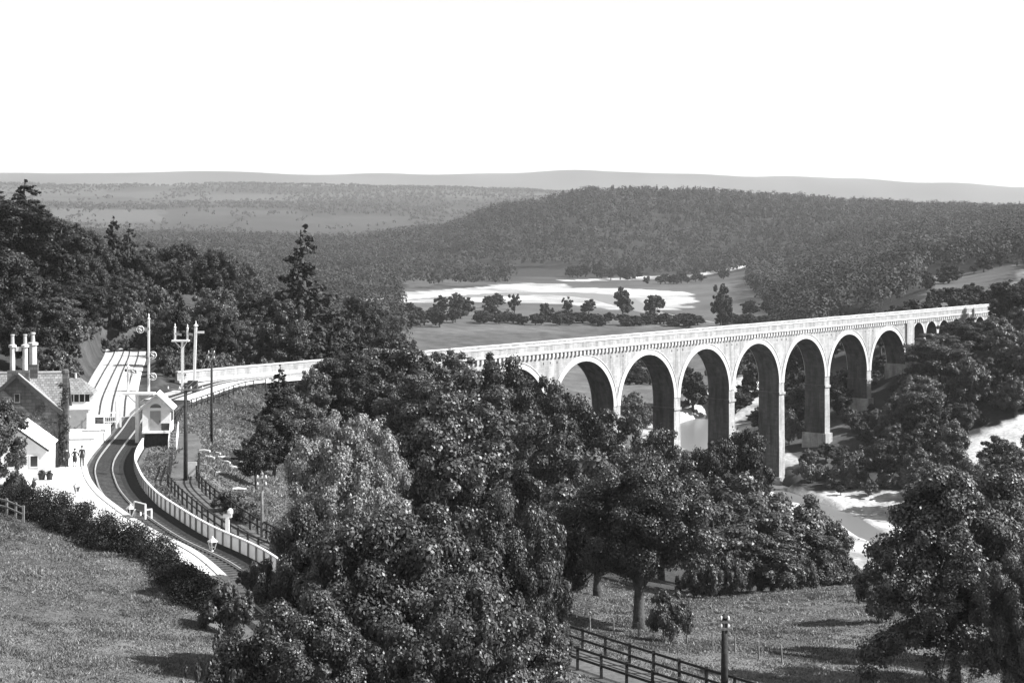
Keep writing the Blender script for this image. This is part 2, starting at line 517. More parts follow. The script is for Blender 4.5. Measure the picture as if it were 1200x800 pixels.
PLAT = None
HEAP = (-62.0, 312.0)
def hz(X, Y):
    X = np.asarray(X, float); Y = np.asarray(Y, float)
    shp = X.shape
    X = X.ravel(); Y = Y.ravel()
    z = np.empty(X.shape)
    R = np.hypot(X, Y)
    t = smooth01((Y - 430) / 110)
    t = np.where(R > 900, 1.0, t)
    back = Y < -50
    a = (t < 1) & (R < 900)
    zn = np.zeros(X.shape); zf = np.zeros(X.shape)
    zn[a] = near_z(X[a], Y[a])
    zf[:] = far_z(X, Y)
    zb = 30 + np.minimum(R, 3000) * 0.03
    k = smooth01((60 - Y) / 60) * smooth01((R - 90) / 200)          # hillside behind the camera
    z = zn * (1 - t) + zf * t
    z = z * (1 - k) + zb * k
    m = (R < 520)
    z[m] += (vnoise(X[m], Y[m], 7) - 0.5) * 0.7 + (vnoise(X[m] + 50, Y[m], 2.3) - 0.5) * 0.22
    m = (R < 330) & (Y > 20)
    d, _ = seg_dist(X[m], Y[m], TRK[::3])
    c = smooth01((5.2 - d) / 2.4)
    z[m] = z[m] * (1 - c) + (-0.42) * c
    d, zz = seg_dist(X[m], Y[m], LANE[::3])
    c = smooth01((3.2 - d) / 1.7)
    z[m] = z[m] * (1 - c) + (zz - 0.05) * c
    for s in (SID1, SID2):
        d, _ = seg_dist(X[m], Y[m], s[::4])
        c = smooth01((5.0 - d) / 2.4)
        z[m] = z[m] * (1 - c) + (-0.32) * c
    d = np.hypot(X - HEAP[0], (Y - HEAP[1]) * 0.8)
    z += 6.5 * np.clip(1 - d / 8.5, 0, 1) ** .8 * (Y < 420)
    m = (Y > 200) & (Y < 2100) & (np.abs(X) < 700)
    lvl = np.interp(Y, [200, 345, 500, 900], [-33.6, -33.0, -32.0, -31.0])
    for r, wl in ((RIVER, None), (RIVER2, None), (RIVER3, -25.5)):
        d, wd = seg_dist(X[m], Y[m], r)
        L = lvl[m] - 0.8 if wl is None else np.minimum(z[m], wl)
        ww = np.where(wd > 12, wd * .25, np.where(Y[m] < 335, wd * .2, wd * .4))
        c = smooth01((ww + np.minimum(ww, 4) - d) / (np.minimum(ww, 4) + 0.1))
        z[m] = np.minimum(z[m], z[m] * (1 - c) + L * c)
    return z.reshape(shp)
def h1(x, y): return float(hz(np.array([x]), np.array([y]))[0])

# ground cover: albedo of what grows or lies there
def cover(X, Y, Z):
    alb = 0.095 + 0.06 * (vnoise(X, Y, 9) - 0.5) + 0.06 * (vnoise(X + 17, Y, 24) - 0.5) + 0.04 * (vnoise(X, Y, 3.1) - 0.5)
    jx = 26 * (vnoise(X + 3, Y, 13) - 0.5); jy = 14 * (vnoise(X, Y + 8, 13) - 0.5)
    px = 600 + F * X / np.maximum(Y, 1) + jx
    Yj = Y + jy
    # steep banks under the trees: leaf litter
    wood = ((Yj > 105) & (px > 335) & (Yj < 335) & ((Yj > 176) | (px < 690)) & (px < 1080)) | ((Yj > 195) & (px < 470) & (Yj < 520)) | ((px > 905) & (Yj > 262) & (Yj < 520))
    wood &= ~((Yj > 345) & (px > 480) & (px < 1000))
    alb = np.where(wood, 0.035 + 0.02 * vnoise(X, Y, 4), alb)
    bankg = (px < 335) & (Yj > 100) & (Yj < 196) & (px > 150)
    alb = np.where(bankg, 0.06 + 0.09 * (vnoise(X, Y, 2.5) - 0.4) + 0.04 * vnoise(X, Y, 0.9), alb)
    # valley fields
    fld = (Y > 345) & (Y < 1800) & (px > 470) & (px < 905)
    strip = vnoise(X * 0.3 + 40, Y, 170)
    alb = np.where(fld, 0.055 + 0.07 * strip + 0.04 * (vnoise(X, Y, 30) - 0.5) + np.where(Y < 900, 0.05 * (vnoise(X, Y, 5) - 0.5) + .03 * (vnoise(X, Y, 1.7) - .5), 0), alb)
    hf = (Y > 480) & (Y < 820) & (px > 1085) & (px < 1190)
    alb = np.where(hf, 0.075 + 0.04 * vnoise(X, Y, 20), alb)
    trk, _ = seg_dist(X, Y, np.array([[150, 518], [172, 575], [205, 655], [240, 760]]))
    alb = np.where((trk < 2.2 + 1.5 * (vnoise(X, Y, 9) - .5)) & (Y > 480), 0.19, alb)
    # far country: patchwork of pasture, moor and wood
    far = (Y > 1800) | ((Y > 520) & ((px < 470) | (px > 905)) & ~hf & (trk > 2.5))
    cell = vnoise(X, Y * 0.55, 420) * 0.5 + vnoise(X + 999, Y * 0.6, 170) * 0.5
    ff = 0.02 + 0.026 * smooth01((cell - 0.44) / 0.12) * (0.3 + 1.4 * vnoise(X * .7, Y * .5, 230)) + 0.018 * (vnoise(X, Y, 60) - 0.5) + .012 * (vnoise(X, Y * .4, 24) - .5)
    ff = np.where((px > 62) & (px < 190) & (Y > 3750) & (Y < 4350), 0.085, ff)
    ff = np.where((Y > 5200) & (vnoise(X * .25, Y, 210) > .62), 0.07, ff)
    alb = np.where(far, ff, alb)
    alb = np.where(Y > 7600, 0.085 + 0.06 * (vnoise(X, Y * .3, 500) - .5) + 0.03 * (vnoise(X, Y * .3, 170) - .5), alb)
    alb = np.where((Y > 1650) & (Y < 2900) & (px > 480), 0.035, alb)
    # gravel of the river bed, bare bank, spoil heap
    d, wd = seg_dist(X, Y, RIVER)
    g = (d < wd + 3 + 3 * (vnoise(X, Y, 11) - 0.5)) & (Y > 345) & (Y < 600)
    dg, _ = seg_dist(X, Y, GBAR)
    g |= (dg < 8.5 + 7 * (vnoise(X, Y, 9) - 0.5)) & (Y < 350)
    g |= (d < wd + 11 + 10 * (vnoise(X, Y, 9) - 0.5)) & (Y > 240) & (Y < 326)
    alb = np.where(g, 0.36 + 0.3 * (vnoise(X, Y, 4) - 0.5) + 0.3 * (vnoise(X, Y, 1.6) - 0.5), alb)
    g = (d < wd + 14 * (vnoise(X, Y, 40) - 0.3)) & (Y >= 1010) & (Y < 1500)
    rp = 600 + F * X / np.maximum(Y, 1)
    up = np.interp(rp, [465, 520, 560, 620, 662, 672, 700, 735, 800, 830], [1150, 1230, 1400, 1480, 1480, 1330, 1170, 1090, 1060, 1040])
    lo = np.interp(rp, [465, 520, 560, 620, 660, 700, 735, 800, 830], [1100, 1110, 1120, 1110, 1085, 1040, 1020, 1030, 1035])
    wob = 40 * (vnoise(X, Y, 45) - .5)
    g |= (rp > 467) & (rp < 815) & (Y < up + wob) & (Y > lo + wob * .6)
    d2_, w2_ = seg_dist(X, Y, RIVER2); g |= (d2_ < w2_ + 3)
    alb = np.where(g, 0.4 + .3 * (vnoise(X, Y * .6, 26) - .5) + .15 * (vnoise(X, Y, 8) - .5), alb)
    bx, by = (X - 107) / 15.0, (Y - 336) / 9.0
    bare = (bx * bx + by * by + 1.1 * (vnoise(X, Y, 6) - 0.5)) < 1
    alb = np.where(bare, 0.5 + 0.3 * (vnoise(X, Y, 2) - 0.5), alb)
    dh = np.hypot(X - HEAP[0], (Y - HEAP[1]) * 0.8)
    alb = np.where((dh < 8.5) & (Y < 420), 0.05 + 0.05 * (vnoise(X, Y, 3) - 0.5), alb)
    d, _ = seg_dist(X, Y, SID1)
    d2, _ = seg_dist(X, Y, SID2)
    yd = np.minimum(d, d2)
    alb = np.where(yd < 6 + 3 * (vnoise(X, Y, 4) - 0.5), 0.06 + 0.06 * (vnoise(X, Y, 2) - 0.5), alb)
    return np.clip(alb, 0.02, 0.8)

def make_ground():
    ang = np.radians(np.unique(np.r_[np.arange(-180, -22, 6.0), np.arange(-22, 22.001, 0.16), np.arange(24, 180.1, 6.0)]))
    rr = [1.0]
    while rr[-1] < 14000:
        r = rr[-1]
        k = 0.03 if r < 30 else (0.0075 if r < 520 else (0.012 if r < 3000 else 0.02))
        rr.append(r * (1 + k))
    rr = np.array(rr)
    A, Rr = np.meshgrid(ang, rr)
    X = Rr * np.sin(A); Y = Rr * np.cos(A)
    Z = hz(X, Y)
    n, m_ = X.shape
    V = np.c_[X.ravel(), Y.ravel(), Z.ravel()]
    V = np.vstack([V, [0, 0, h1(0, 0)]])
    i = np.arange(n - 1)[:, None] * m_ + np.arange(m_ - 1)[None, :]
    q = np.stack([i, i + 1, i + m_ + 1, i + m_], -1).reshape(-1, 4)[:, ::-1]
    me = bpy.data.meshes.new('ground')
    me.vertices.add(len(V)); me.vertices.foreach_set('co', V.astype(np.float32).ravel())
    tri = np.c_[np.arange(m_ - 1), np.full(m_ - 1, len(V) - 1), np.arange(1, m_)][:, [0, 2, 1]][:, ::-1]
    nl = q.size + tri.size
    me.loops.add(nl); me.loops.foreach_set('vertex_index', np.r_[q.ravel(), tri.ravel()].astype(np.int32))
    me.polygons.add(len(q) + len(tri))
    ls = np.r_[np.arange(len(q)) * 4, q.size + np.arange(len(tri)) * 3]
    lt = np.r_[np.full(len(q), 4), np.full(len(tri), 3)]
    me.polygons.foreach_set('loop_start', ls.astype(np.int32)); me.polygons.foreach_set('loop_total', lt.astype(np.int32))
    me.polygons.foreach_set('use_smooth', np.ones(len(ls), bool))
    a = me.attributes.new('cover', 'FLOAT', 'POINT')
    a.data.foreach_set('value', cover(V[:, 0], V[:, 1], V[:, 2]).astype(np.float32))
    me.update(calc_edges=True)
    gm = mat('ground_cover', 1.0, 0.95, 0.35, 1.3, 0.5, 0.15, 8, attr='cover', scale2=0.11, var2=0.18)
    me.materials.append(gm)
    o = link('ground', me)
    props(o, kind='structure')
    return o
make_ground()

def water_mat():
    m = bpy.data.materials.new('river_water')
    m.use_nodes = True
    t = m.node_tree; b = t.nodes['Principled BSDF']
    b.inputs['Base Color'].default_value = (0.16, 0.16, 0.16, 1)
    b.inputs['Roughness'].default_value = 0.28
    b.inputs['IOR'].default_value = 1.33
    b.inputs['Specular IOR Level'].default_value = 0.8
    geo = t.nodes.new('ShaderNodeNewGeometry')
    n = t.nodes.new('ShaderNodeTexNoise'); n.inputs['Scale'].default_value = 0.6; n.inputs['Detail'].default_value = 4
    t.links.new(geo.outputs['Position'], n.inputs['Vector'])
    bp = t.nodes.new('ShaderNodeBump'); bp.inputs['Strength'].default_value = 0.15; bp.inputs['Distance'].default_value = 0.1
    t.links.new(n.outputs['Fac'], bp.inputs['Height']); t.links.new(bp.outputs[0], b.inputs['Normal'])
    return m
M['water'] = water_mat()
def make_river():
    mb = MB()
    def sheet(x0, x1, y0, y1, st, r, level):
        xs = np.arange(x0, x1 + st, st); ys = np.arange(y0, y1 + st, st)
        X, Y = np.meshgrid(xs, ys)
        d, wd = seg_dist(X, Y, r)
        ins = d < np.where(wd > 12, wd * .25, np.where(Y < 335, wd * .2, wd * .4)) + 3.0
        ny, nx = X.shape
        k = len(mb.v); idx = {}
        for j in range(ny - 1):
            for i in range(nx - 1):
                if ins[j, i] or ins[j, i + 1] or ins[j + 1, i] or ins[j + 1, i + 1]:
                    f = []
                    for a, b in ((j, i), (j, i + 1), (j + 1, i + 1), (j + 1, i)):
                        if (a, b) not in idx:
                            idx[(a, b)] = len(mb.v)
                            mb.v.append((X[a, b], Y[a, b], level(Y[a, b])))
                        f.append(idx[(a, b)])
                    mb.f.append(f); mb.uv.append(None)
    lv = lambda y: float(np.interp(y, [200, 345, 500, 900], [-33.3, -32.7, -31.7, -30.7]))
    sheet(20, 200, 208, 560, 2.0, RIVER, lv)
    sheet(-190, 200, 562, 1420, 8.0, RIVER, lv)
    sheet(20, 360, 1520, 1800, 8.0, RIVER2, lv)
    sheet(-150, -40, 1860, 2040, 8.0, RIVER3, lambda y: -25.3)
    o = mb.build('river', M['water'])
    props(o, kind='structure')
make_river()
# ------------------------------------------------------------------ the viaduct
ZC = -11.5; RAD = 8.84; ZIMP = -13.4; NEARV = 2.45; PARA = 1.0
def make_viaduct():
    root = thing('viaduct', 'long pale stone railway viaduct of tall round arches crossing the wooded valley', 'viaduct', (V0[0], V0[1], 0.35), math.atan2(VU[1], VU[0]))
    root.rotation_euler[1] = 0.0025        # the line falls slightly towards the far bank
    # local frame: x along the viaduct, y across it; the near face looks to -y
    NY, FY = -NEARV, NEARV
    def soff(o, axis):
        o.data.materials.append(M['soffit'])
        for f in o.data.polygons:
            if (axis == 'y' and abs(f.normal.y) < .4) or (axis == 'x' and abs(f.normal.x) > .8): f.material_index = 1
    def arch_wall(name, x0, x1, spans, zc_list, ztop=-0.62):
        """both spandrel faces and the soffits between x0 and x1, with semicircular openings"""
        mb = MB()
        for (c, r, zc, zb) in spans:
            N = 28
            pts = [(c - r, zb)] + [(c - r * math.cos(math.pi * k / N), zc + r * math.sin(math.pi * k / N)) for k in range(N + 1)] + [(c + r, zb)]
            for a, b in zip(pts[:-1], pts[1:]):
                s0 = math.atan2(a[1] - zc, c - a[0]) * r if a[1] > zc else a[1] - zc
                s1 = math.atan2(b[1] - zc, c - b[0]) * r if b[1] > zc else b[1] - zc
                mb.quad((a[0], NY, a[1]), (b[0], NY, b[1]), (b[0], FY, b[1]), (a[0], FY, a[1]), [(0, a[1] + a[0]), (0, b[1] + b[0]), (2 * FY, b[1] + b[0]), (2 * FY, a[1] + a[0])])
                if abs(b[0] - a[0]) > 1e-6:
                    mb.quad((a[0], NY, ztop), (b[0], NY, ztop), (b[0], NY, b[1]), (a[0], NY, a[1]), [(a[0], ztop), (b[0], ztop), (b[0], b[1]), (a[0], a[1])])
                    mb.quad((b[0], FY, ztop), (a[0], FY, ztop), (a[0], FY, a[1]), (b[0], FY, b[1]), [(b[0], ztop), (a[0], ztop), (a[0], a[1]), (b[0], b[1])])
        edges = [x0] + [e for s in spans for e in (s[0] - s[1], s[0] + s[1])] + [x1]
        for k in range(0, len(edges), 2):
            a, b = edges[k], edges[k + 1]
            zb = spans[min(k // 2, len(spans) - 1)][3]
            mb.quad((a, NY, ztop), (b, NY, ztop), (b, NY, zb), (a, NY, zb), [(a, ztop), (b, ztop), (b, zb), (a, zb)])
            mb.quad((b, FY, ztop), (a, FY, ztop), (a, FY, zb), (b, FY, zb), [(b, ztop), (a, ztop), (a, zb), (b, zb)])
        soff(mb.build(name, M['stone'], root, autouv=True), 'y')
    big = [((n + 0.5) * BAY, RAD, ZC, ZIMP + 0.003) for n in range(-2, 7)]
    arch_wall('spandrel_wall', -2 * BAY - 2, 7 * BAY + 1.05, big, None)
    for n in range(-2, 7):
        c = (n + 0.5) * BAY
        for y, sgn in ((NY, -1), (FY, 1)):
            mb = MB(); N = 40
            r0, r1 = RAD - 0.012, RAD + 0.95
            for k in range(N):
                a0, a1 = math.pi * k / N, math.pi * (k + 1) / N
                p = lambda r, a, yy: (c - r * math.cos(a), yy, ZC + r * math.sin(a))
                yo = y + sgn * 0.09
                u0, u1 = a0 * RAD, a1 * RAD
                mb.quad(p(r0, a0, yo), p(r1, a0, yo), p(r1, a1, yo), p(r0, a1, yo), [(u0, 0.1), (u0, 1.1), (u1, 1.1), (u1, 0.1)])
                mb.quad(p(r1, a0, yo), p(r1, a0, y), p(r1, a1, y), p(r1, a1, yo))
                mb.quad(p(r0, a0, yo), p(r0, a1, yo), p(r0, a1, y), p(r0, a0, y))
                # drip mould round the ring
                if sgn < 0:
                    r2 = r1 + 0.16; ym = y - 0.2
                    mb.quad(p(r1, a0, ym), p(r2, a0, ym), p(r2, a1, ym), p(r1, a1, ym))
                    mb.quad(p(r2, a0, ym), p(r2, a0, y), p(r2, a1, y), p(r2, a1, ym))
                    mb.quad(p(r1, a0, ym), p(r1, a1, ym), p(r1, a1, yo), p(r1, a0, yo))
            mb.build('arch_ring', M['ring'], root, autouv=True)
    for n in range(-2, 8):
        x = n * BAY
        gx, gy = vp(n)
        zb = h1(gx, gy) - 3
        hw = BAY / 2 - RAD
        mb = MB()
        k = 0.009
        def ring(z, ex):
            g = ex + k * (ZIMP - z)
            w_ = (1.9 if n == 7 else hw) + g
            xx = x + (0.9 if n == 7 else 0)
            return [(xx - w_, NY - g, z), (xx + w_, NY - g, z), (xx + w_, FY + g, z), (xx - w_, FY + g, z)]
        zl = np.arange(ZIMP - 0.5, zb, -3.0).tolist() + [zb]
        # impost band under the springing
        a = ring(ZIMP, 0.22); b = ring(ZIMP - 0.5, 0.22); c_ = ring(ZIMP - 0.5, 0.0)
        mb.add(a, [(0, 1, 2, 3)])
        for q0, q1 in ((a, b), (b, c_)):
            for j in range(4): mb.quad(q0[j], q1[j], q1[(j + 1) % 4], q0[(j + 1) % 4])
        for z0, z1 in zip(zl[:-1], zl[1:]):
            q0, q1 = ring(z0, 0), ring(z1, 0)
            for j in range(4): mb.quad(q0[j], q1[j], q1[(j + 1) % 4], q0[(j + 1) % 4])
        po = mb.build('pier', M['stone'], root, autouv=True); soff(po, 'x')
        # footing course
        zt = zb + 5.5; mb = MB()
        q0, q1 = ring(zt, .4), ring(zb, .4)
        mb.add(q0, [(0, 1, 2, 3)])
        for j in range(4): mb.quad(q0[j], q1[j], q1[(j + 1) % 4], q0[(j + 1) % 4])
        mb.build('footing', M['stone'], po, autouv=True)
    # broad pilaster between the tall arches and the small ones
    mb = MB(); xp = 7 * BAY + 0.9
    mb.box(xp - 1.9, xp + 1.9, NY - 0.45, NY - 0.003, ZIMP + 0.002, -0.65); mb.build('pilaster', M['stone'], root, autouv=True)
    # the seven small arches on the far bank
    xs0 = 7 * BAY + 2.8; sb = 7.2
    small = [(xs0 + 3.05 + i * sb, 3.05, -4.6, -6.2) for i in range(7)]
    arch_wall('approach_wall', 7 * BAY + 1.06, xs0 + 7 * sb + 12, small, None)
    for i in range(7):
        c = small[i][0]; mb = MB(); N = 18
        for k in range(N):
            a0, a1 = math.pi * k / N, math.pi * (k + 1) / N
            p = lambda r, a, yy: (c - r * math.cos(a), yy, -4.6 + r * math.sin(a))
            mb.quad(p(3.04, a0, NY - .08), p(3.6, a0, NY - .08), p(3.6, a1, NY - .08), p(3.04, a1, NY - .08), [(a0 * 3, .1), (a0 * 3, .7), (a1 * 3, .7), (a1 * 3, .1)])
            mb.quad(p(3.6, a0, NY - .08), p(3.6, a0, NY), p(3.6, a1, NY), p(3.6, a1, NY - .08))
        mb.build('small_arch_ring', M['ring'], root, autouv=True)
        xq = c + sb / 2
        gx, gy = V0 + VU * xq
        mb = MB(); mb.box(xq - 0.6, xq + 0.6, NY - 0.05, FY + 0.05, h1(gx, gy) - 3, -6.197); mb.box(xq - 0.72, xq + 0.72, NY - 0.16, FY + 0.16, -6.6, -6.203)
        mb.build('small_pier', M['stone'], root, autouv=True)
    # long level courses: corbels, string, parapets, track bed
    xa, xb = -2 * BAY - 2, xs0 + 7 * sb + 12
    for sgn, y in ((-1, NY), (1, FY)):
        mb = MB()
        x = xa + 0.4
        while x < xb - 0.6:
            mb.box(x, x + 0.5, min(y, y + sgn * 0.42), max(y, y + sgn * 0.42), -1.42, -0.62)
            x += 1.12
        mb.build('corbel_course', M['coping'], root)
        mb = MB()
        yo = y + sgn * 0.55
        mb.box(xa - 36 if sgn > 0 else xa, xb, min(yo, y - sgn * .5), max(yo, y - sgn * .5), -0.617, -0.25)
        mb.build('string_course', M['coping'], root)
        mb = MB()
        xl = xa - 36 if sgn > 0 else xa
        mb.box(xl, xb, min(y + sgn * 0.42, y + sgn * .0), max(y + sgn * 0.42, y), -0.247, PARA - 0.2)
        mb.build('parapet', M['stone'], root, autouv=True)
        mb = MB()
        x = xl
        rr = random.Random(4)
        while x < xb - 0.5:
            L = min(1.6, xb - x)
            e = rr.uniform(-.01, .02)
            mb.box(x + 0.01, x + L - 0.01, min(y + sgn * 0.52, y - sgn * .1), max(y + sgn * .52, y - sgn * .1), PARA - 0.197, PARA + e)
            x += 1.6
        mb.build('coping', M['coping'], root)
    mb = MB(); mb.box(xa - 6, xb, NY + 0.49, FY - 0.49, -0.6, -0.2); mb.build('track_bed', M['ballast_pale'], root)
    for y in (-.75, .75):
        mb = MB(); mb.bar((xa, y, -.1), (xb, y, -.1), .07, .15); mb.build('rail', M['steel'], root)
    for n in range(-2, 8):
        for dx in (-1.9, 0, 1.9):
            mb = MB(); mb.box(n * BAY + dx - .13, n * BAY + dx + .13, NY - .02, NY + .1, -2.5 - abs(dx) * .05, -2.2)
            mb.build('drain_hole', M['dark_paint'], root)
    # abutment and wing wall on the station bank
    mb = MB(); mb.box(xa - 8, xa - 0.003, NY - 0.3, FY + 0.3, -14, -0.62)
    mb.box(xa - 23, xa - 8.003, NY - 0.1, NY + 0.5, -6, -0.5); mb.box(xa - 23, xa - 8.003, FY - 0.3, FY + 0.1, -6, -0.62)
    mb.build('abutment', M['stone'], root, autouv=True)
make_viaduct()

# ------------------------------------------------------------------ railway, platform, lane
def strip(name, path, w0, w1, zf, m, kind='structure', thick=0.12):
    L = offset(path, w0); R = offset(path, w1)
    mb = MB()
    for i in range(len(path) - 1):
        a, b, c, d = L[i], R[i], R[i + 1], L[i + 1]
        za, zb = zf(i), zf(i + 1)
        mb.quad((a[0], a[1], za), (b[0], b[1], za), (c[0], c[1], zb), (d[0], d[1], zb))
        sh = 0.45
        for P, Q, sg in ((a, d, -1), (b, c, 1)):
            n0 = (np.array(P[:2]) - path[i][:2]); n0 = n0 / (np.linalg.norm(n0) + 1e-6) * sh
            mb.quad((P[0], P[1], za), (Q[0], Q[1], zb), (Q[0] + n0[0], Q[1] + n0[1], zb - thick - .25), (P[0] + n0[0], P[1] + n0[1], za - thick - .25))
    o = mb.build(name, m)
    props(o, kind=kind)
    return o
E_ = TRK[TRK[:, 1] < 205]
strip('track_ballast', E_, -1.75, 0.858, lambda i: -0.2, M['ballast'])
strip('fence_shadow_cess', E_, 0.86, 2.62, lambda i: -0.185, M['cess'])  # strip from rail to fence, coloured dark as the fence's shadow
strip('track_ballast', TRK[(TRK[:, 1] >= 204.2) & (TRK[:, 1] < 240)], -2.5, 3.2, lambda i: -0.19, M['ballast_pale'])
strip('siding_ballast', SID1, -4.9, 1.9, lambda i: -0.17, M['ballast_pale'])
strip('cinder_lane', LANE, -1.15, 1.15, lambda i: LANE[i, 2] + 0.03, M['lane'])

def make_track(name, path, label, gauge=1.435, group=None, rm='steel', sm='sleeper'):
    root = thing(name, label, 'railway track', (path[0][0], path[0][1], 0), 0, group)
    o0 = np.array([path[0][0], path[0][1]])
    for sgn in (-1, 1):
        P = offset(path, sgn * (gauge / 2 + 0.035))
        mb = MB()
        prof = [(-0.06, -0.14), (0.06, -0.14), (0.02, -0.10), (0.036, -0.03), (0.036, 0.0), (-0.036, 0.0), (-0.036, -0.03), (-0.02, -0.10)]
        Nn = offset(path, sgn * (gauge / 2 + 1.035)) - P
        if sgn < 0: Nn = -Nn
        vs = []
        for i in range(len(P)):
            nrm = Nn[i][:2] / np.linalg.norm(Nn[i][:2])
            for (u, zz) in prof: vs.append((P[i][0] - o0[0] + nrm[0] * u, P[i][1] - o0[1] + nrm[1] * u, zz))
        k = len(prof); fs = []
        for i in range(len(P) - 1):
            for j in range(k): fs.append((i * k + j, i * k + (j + 1) % k, (i + 1) * k + (j + 1) % k, (i + 1) * k + j))
        mb.add(vs, fs); mb.build('rail', M[rm], root)
    mb = MB()
    dense = spline([tuple(p[:2]) for p in path[::3]] + [tuple(path[-1][:2])], 0.72)
    t = np.gradient(dense[:, :2], axis=0); t /= np.linalg.norm(t, axis=1)[:, None]
    for p, d in zip(dense, t):
        r = Vector((d[1], -d[0], 0)); c = Vector((p[0] - o0[0], p[1] - o0[1], -0.19))
        mb.bar(c - r * 1.3, c + r * 1.3, 0.25, 0.11)
    sp = mb.build('sleepers', M[sm], root)
    props(sp, kind='stuff')
    return root
make_track('railway_track', np.vstack([TRK[:, :2], TRK_V[1:2]]) if False else TRK[:, :2], 'single railway track with shining rails curving past the white platform towards the viaduct')
make_track('railway_track', SID1[:, :2], 'right hand siding track running over pale ballast behind the platform', rm='rust', sm='ballast_pale')
make_track('railway_track', SID2[:, :2], 'left hand siding track running over pale ballast behind the platform', rm='rust', sm='ballast_pale')

def left_edge(D0, D1, d):
    P = TRK[(TRK[:, 1] >= D0) & (TRK[:, 1] <= D1)]
    return offset(P, d)
def make_platform():
    e = left_edge(92, 171, -1.62)[:, :2]
    back = []
    for D, wd in ((171, 4.6), (160, 7), (150, 9.5), (139, 12.0), (130, 10.5), (124, 7.5), (117.5, 5.0), (110, 3.2), (103.5, 1.9), (98.5, 1.0), (92, 0.5)):
        i = np.argmin(abs(TRK[:, 1] - D))
        back.append(offset(TRK, -1.62 - wd)[i, :2])
    out = [tuple(p) for p in e] + [tuple(p) for p in back]
    # counter-clockwise outline: edge runs away from us on the right, back returns on the left
    mb = MB(); mb.poly_prism(out, -0.5, 0.9)
    props(mb.build('station_platform', M['platform']), kind='structure')
    mb = MB()
    E2 = left_edge(92, 171, -1.52)[:, :2]; E3 = left_edge(92, 171, -2.0)[:, :2]
    for i in range(len(E2) - 1):
        a, b, c, d = E2[i], E2[i + 1], E3[i + 1], E3[i]
        mb.quad((*a, .96), (*b, .96), (*c, .96), (*d, .96)); mb.quad((*a, .96), (*a, .84), (*b, .84), (*b, .96)); mb.quad((*d, .96), (*c, .96), (*c, .895), (*d, .895))
    props(mb.build('platform_edging', M['coping']), kind='structure')
    # crossing boards over the track by the signal post, seen as a low dark sill
    mb = MB()
    a = np.array(world_at(81, 157.3, z=0.9)); b = np.array(world_at(110, 157.6, z=0.9))
    mb.bar(tuple(a + [0, 0, .08]), tuple(b + [0, 0, .08]), .18, .16); 
    props(mb.build('timber_sill', M['grey_paint']), 'low grey timber sill lying across the white platform behind the standing men', 'sill')
make_platform()

# ------------------------------------------------------------------ fences
def path_pts(path, spacing):
    P = np.array(path, float)
    s = np.r_[0, np.cumsum(np.linalg.norm(np.diff(P[:, :2], axis=0), axis=1))]
    k = np.arange(0, s[-1] + 0.01, spacing)
    return np.c_[[np.interp(k, s, P[:, j]) for j in range(P.shape[1])]].T
def rail_fence(name, path, label, m, h=1.2, spacing=1.9, rails=(0.55, 1.08), post=0.13, rail=(0.05, 0.13), cat='fence', zfun=None, cap=None, jit=0.02):
    P = path_pts(path, spacing)
    Z = zfun(P) if zfun is not None else hz(P[:, 0], P[:, 1])
    root = thing(name, label, cat, (P[0, 0], P[0, 1], Z[0]))
    o = np.array([P[0, 0], P[0, 1], Z[0]])
    rr = random.Random(len(P) + int(abs(P[0, 0])))
    for i in range(len(P)):
        mb = MB()
        x, y, z = P[i, 0] - o[0], P[i, 1] - o[1], Z[i] - o[2]
        lean = (rr.uniform(-jit, jit) * 2, rr.uniform(-jit, jit) * 2)
        mb.bar((x, y, z - 0.5), (x + lean[0], y + lean[1], z + h + rr.uniform(-jit, jit)), post)
        mb.build('post', m, root)
    for rz in rails:
        mb = MB()
        for i in range(len(P) - 1):
            a = (P[i, 0] - o[0], P[i, 1] - o[1], Z[i] - o[2] + rz); b = (P[i + 1, 0] - o[0], P[i + 1, 1] - o[1], Z[i + 1] - o[2] + rz)
            mb.bar(a, b, rail[0], rail[1])
        mb.build('rail', m, root)
    return root, P, Z, o
zl = lambda P: np.interp(P[:, 1][::1], LANE[::-1, 1], LANE[::-1, 2])
LN = LANE[(LANE[:, 1] > 66) & (LANE[:, 1] < 150)]
rail_fence('post_and_rail_fence', offset(LN, -1.25)[:, :2], 'dark post and rail fence on the far side of the cinder lane, beside the meadow', M['tarred_wood'], zfun=zl, h=1.25, rails=(0.6, 1.12), post=.15)
rail_fence('post_and_rail_fence', offset(LN, 1.25)[:, :2], 'dark post and rail fence on the railway side of the cinder lane', M['tarred_wood'], zfun=zl, h=1.25, rails=(0.6, 1.12), post=.15)
# fence below the line where it turns to the viaduct
q = TRK[(TRK[:, 1] > 186) & (TRK[:, 1] < 233)]
rail_fence('post_and_rail_fence', offset(q, 4.3)[:, :2], 'thin dark fence along the grassy bank below the pale track bed', M['tarred_wood'], h=1.1, spacing=2.4, rails=(0.55, 1.05), post=.12, zfun=lambda P: np.maximum(hz(P[:, 0], P[:, 1]), -1.0))

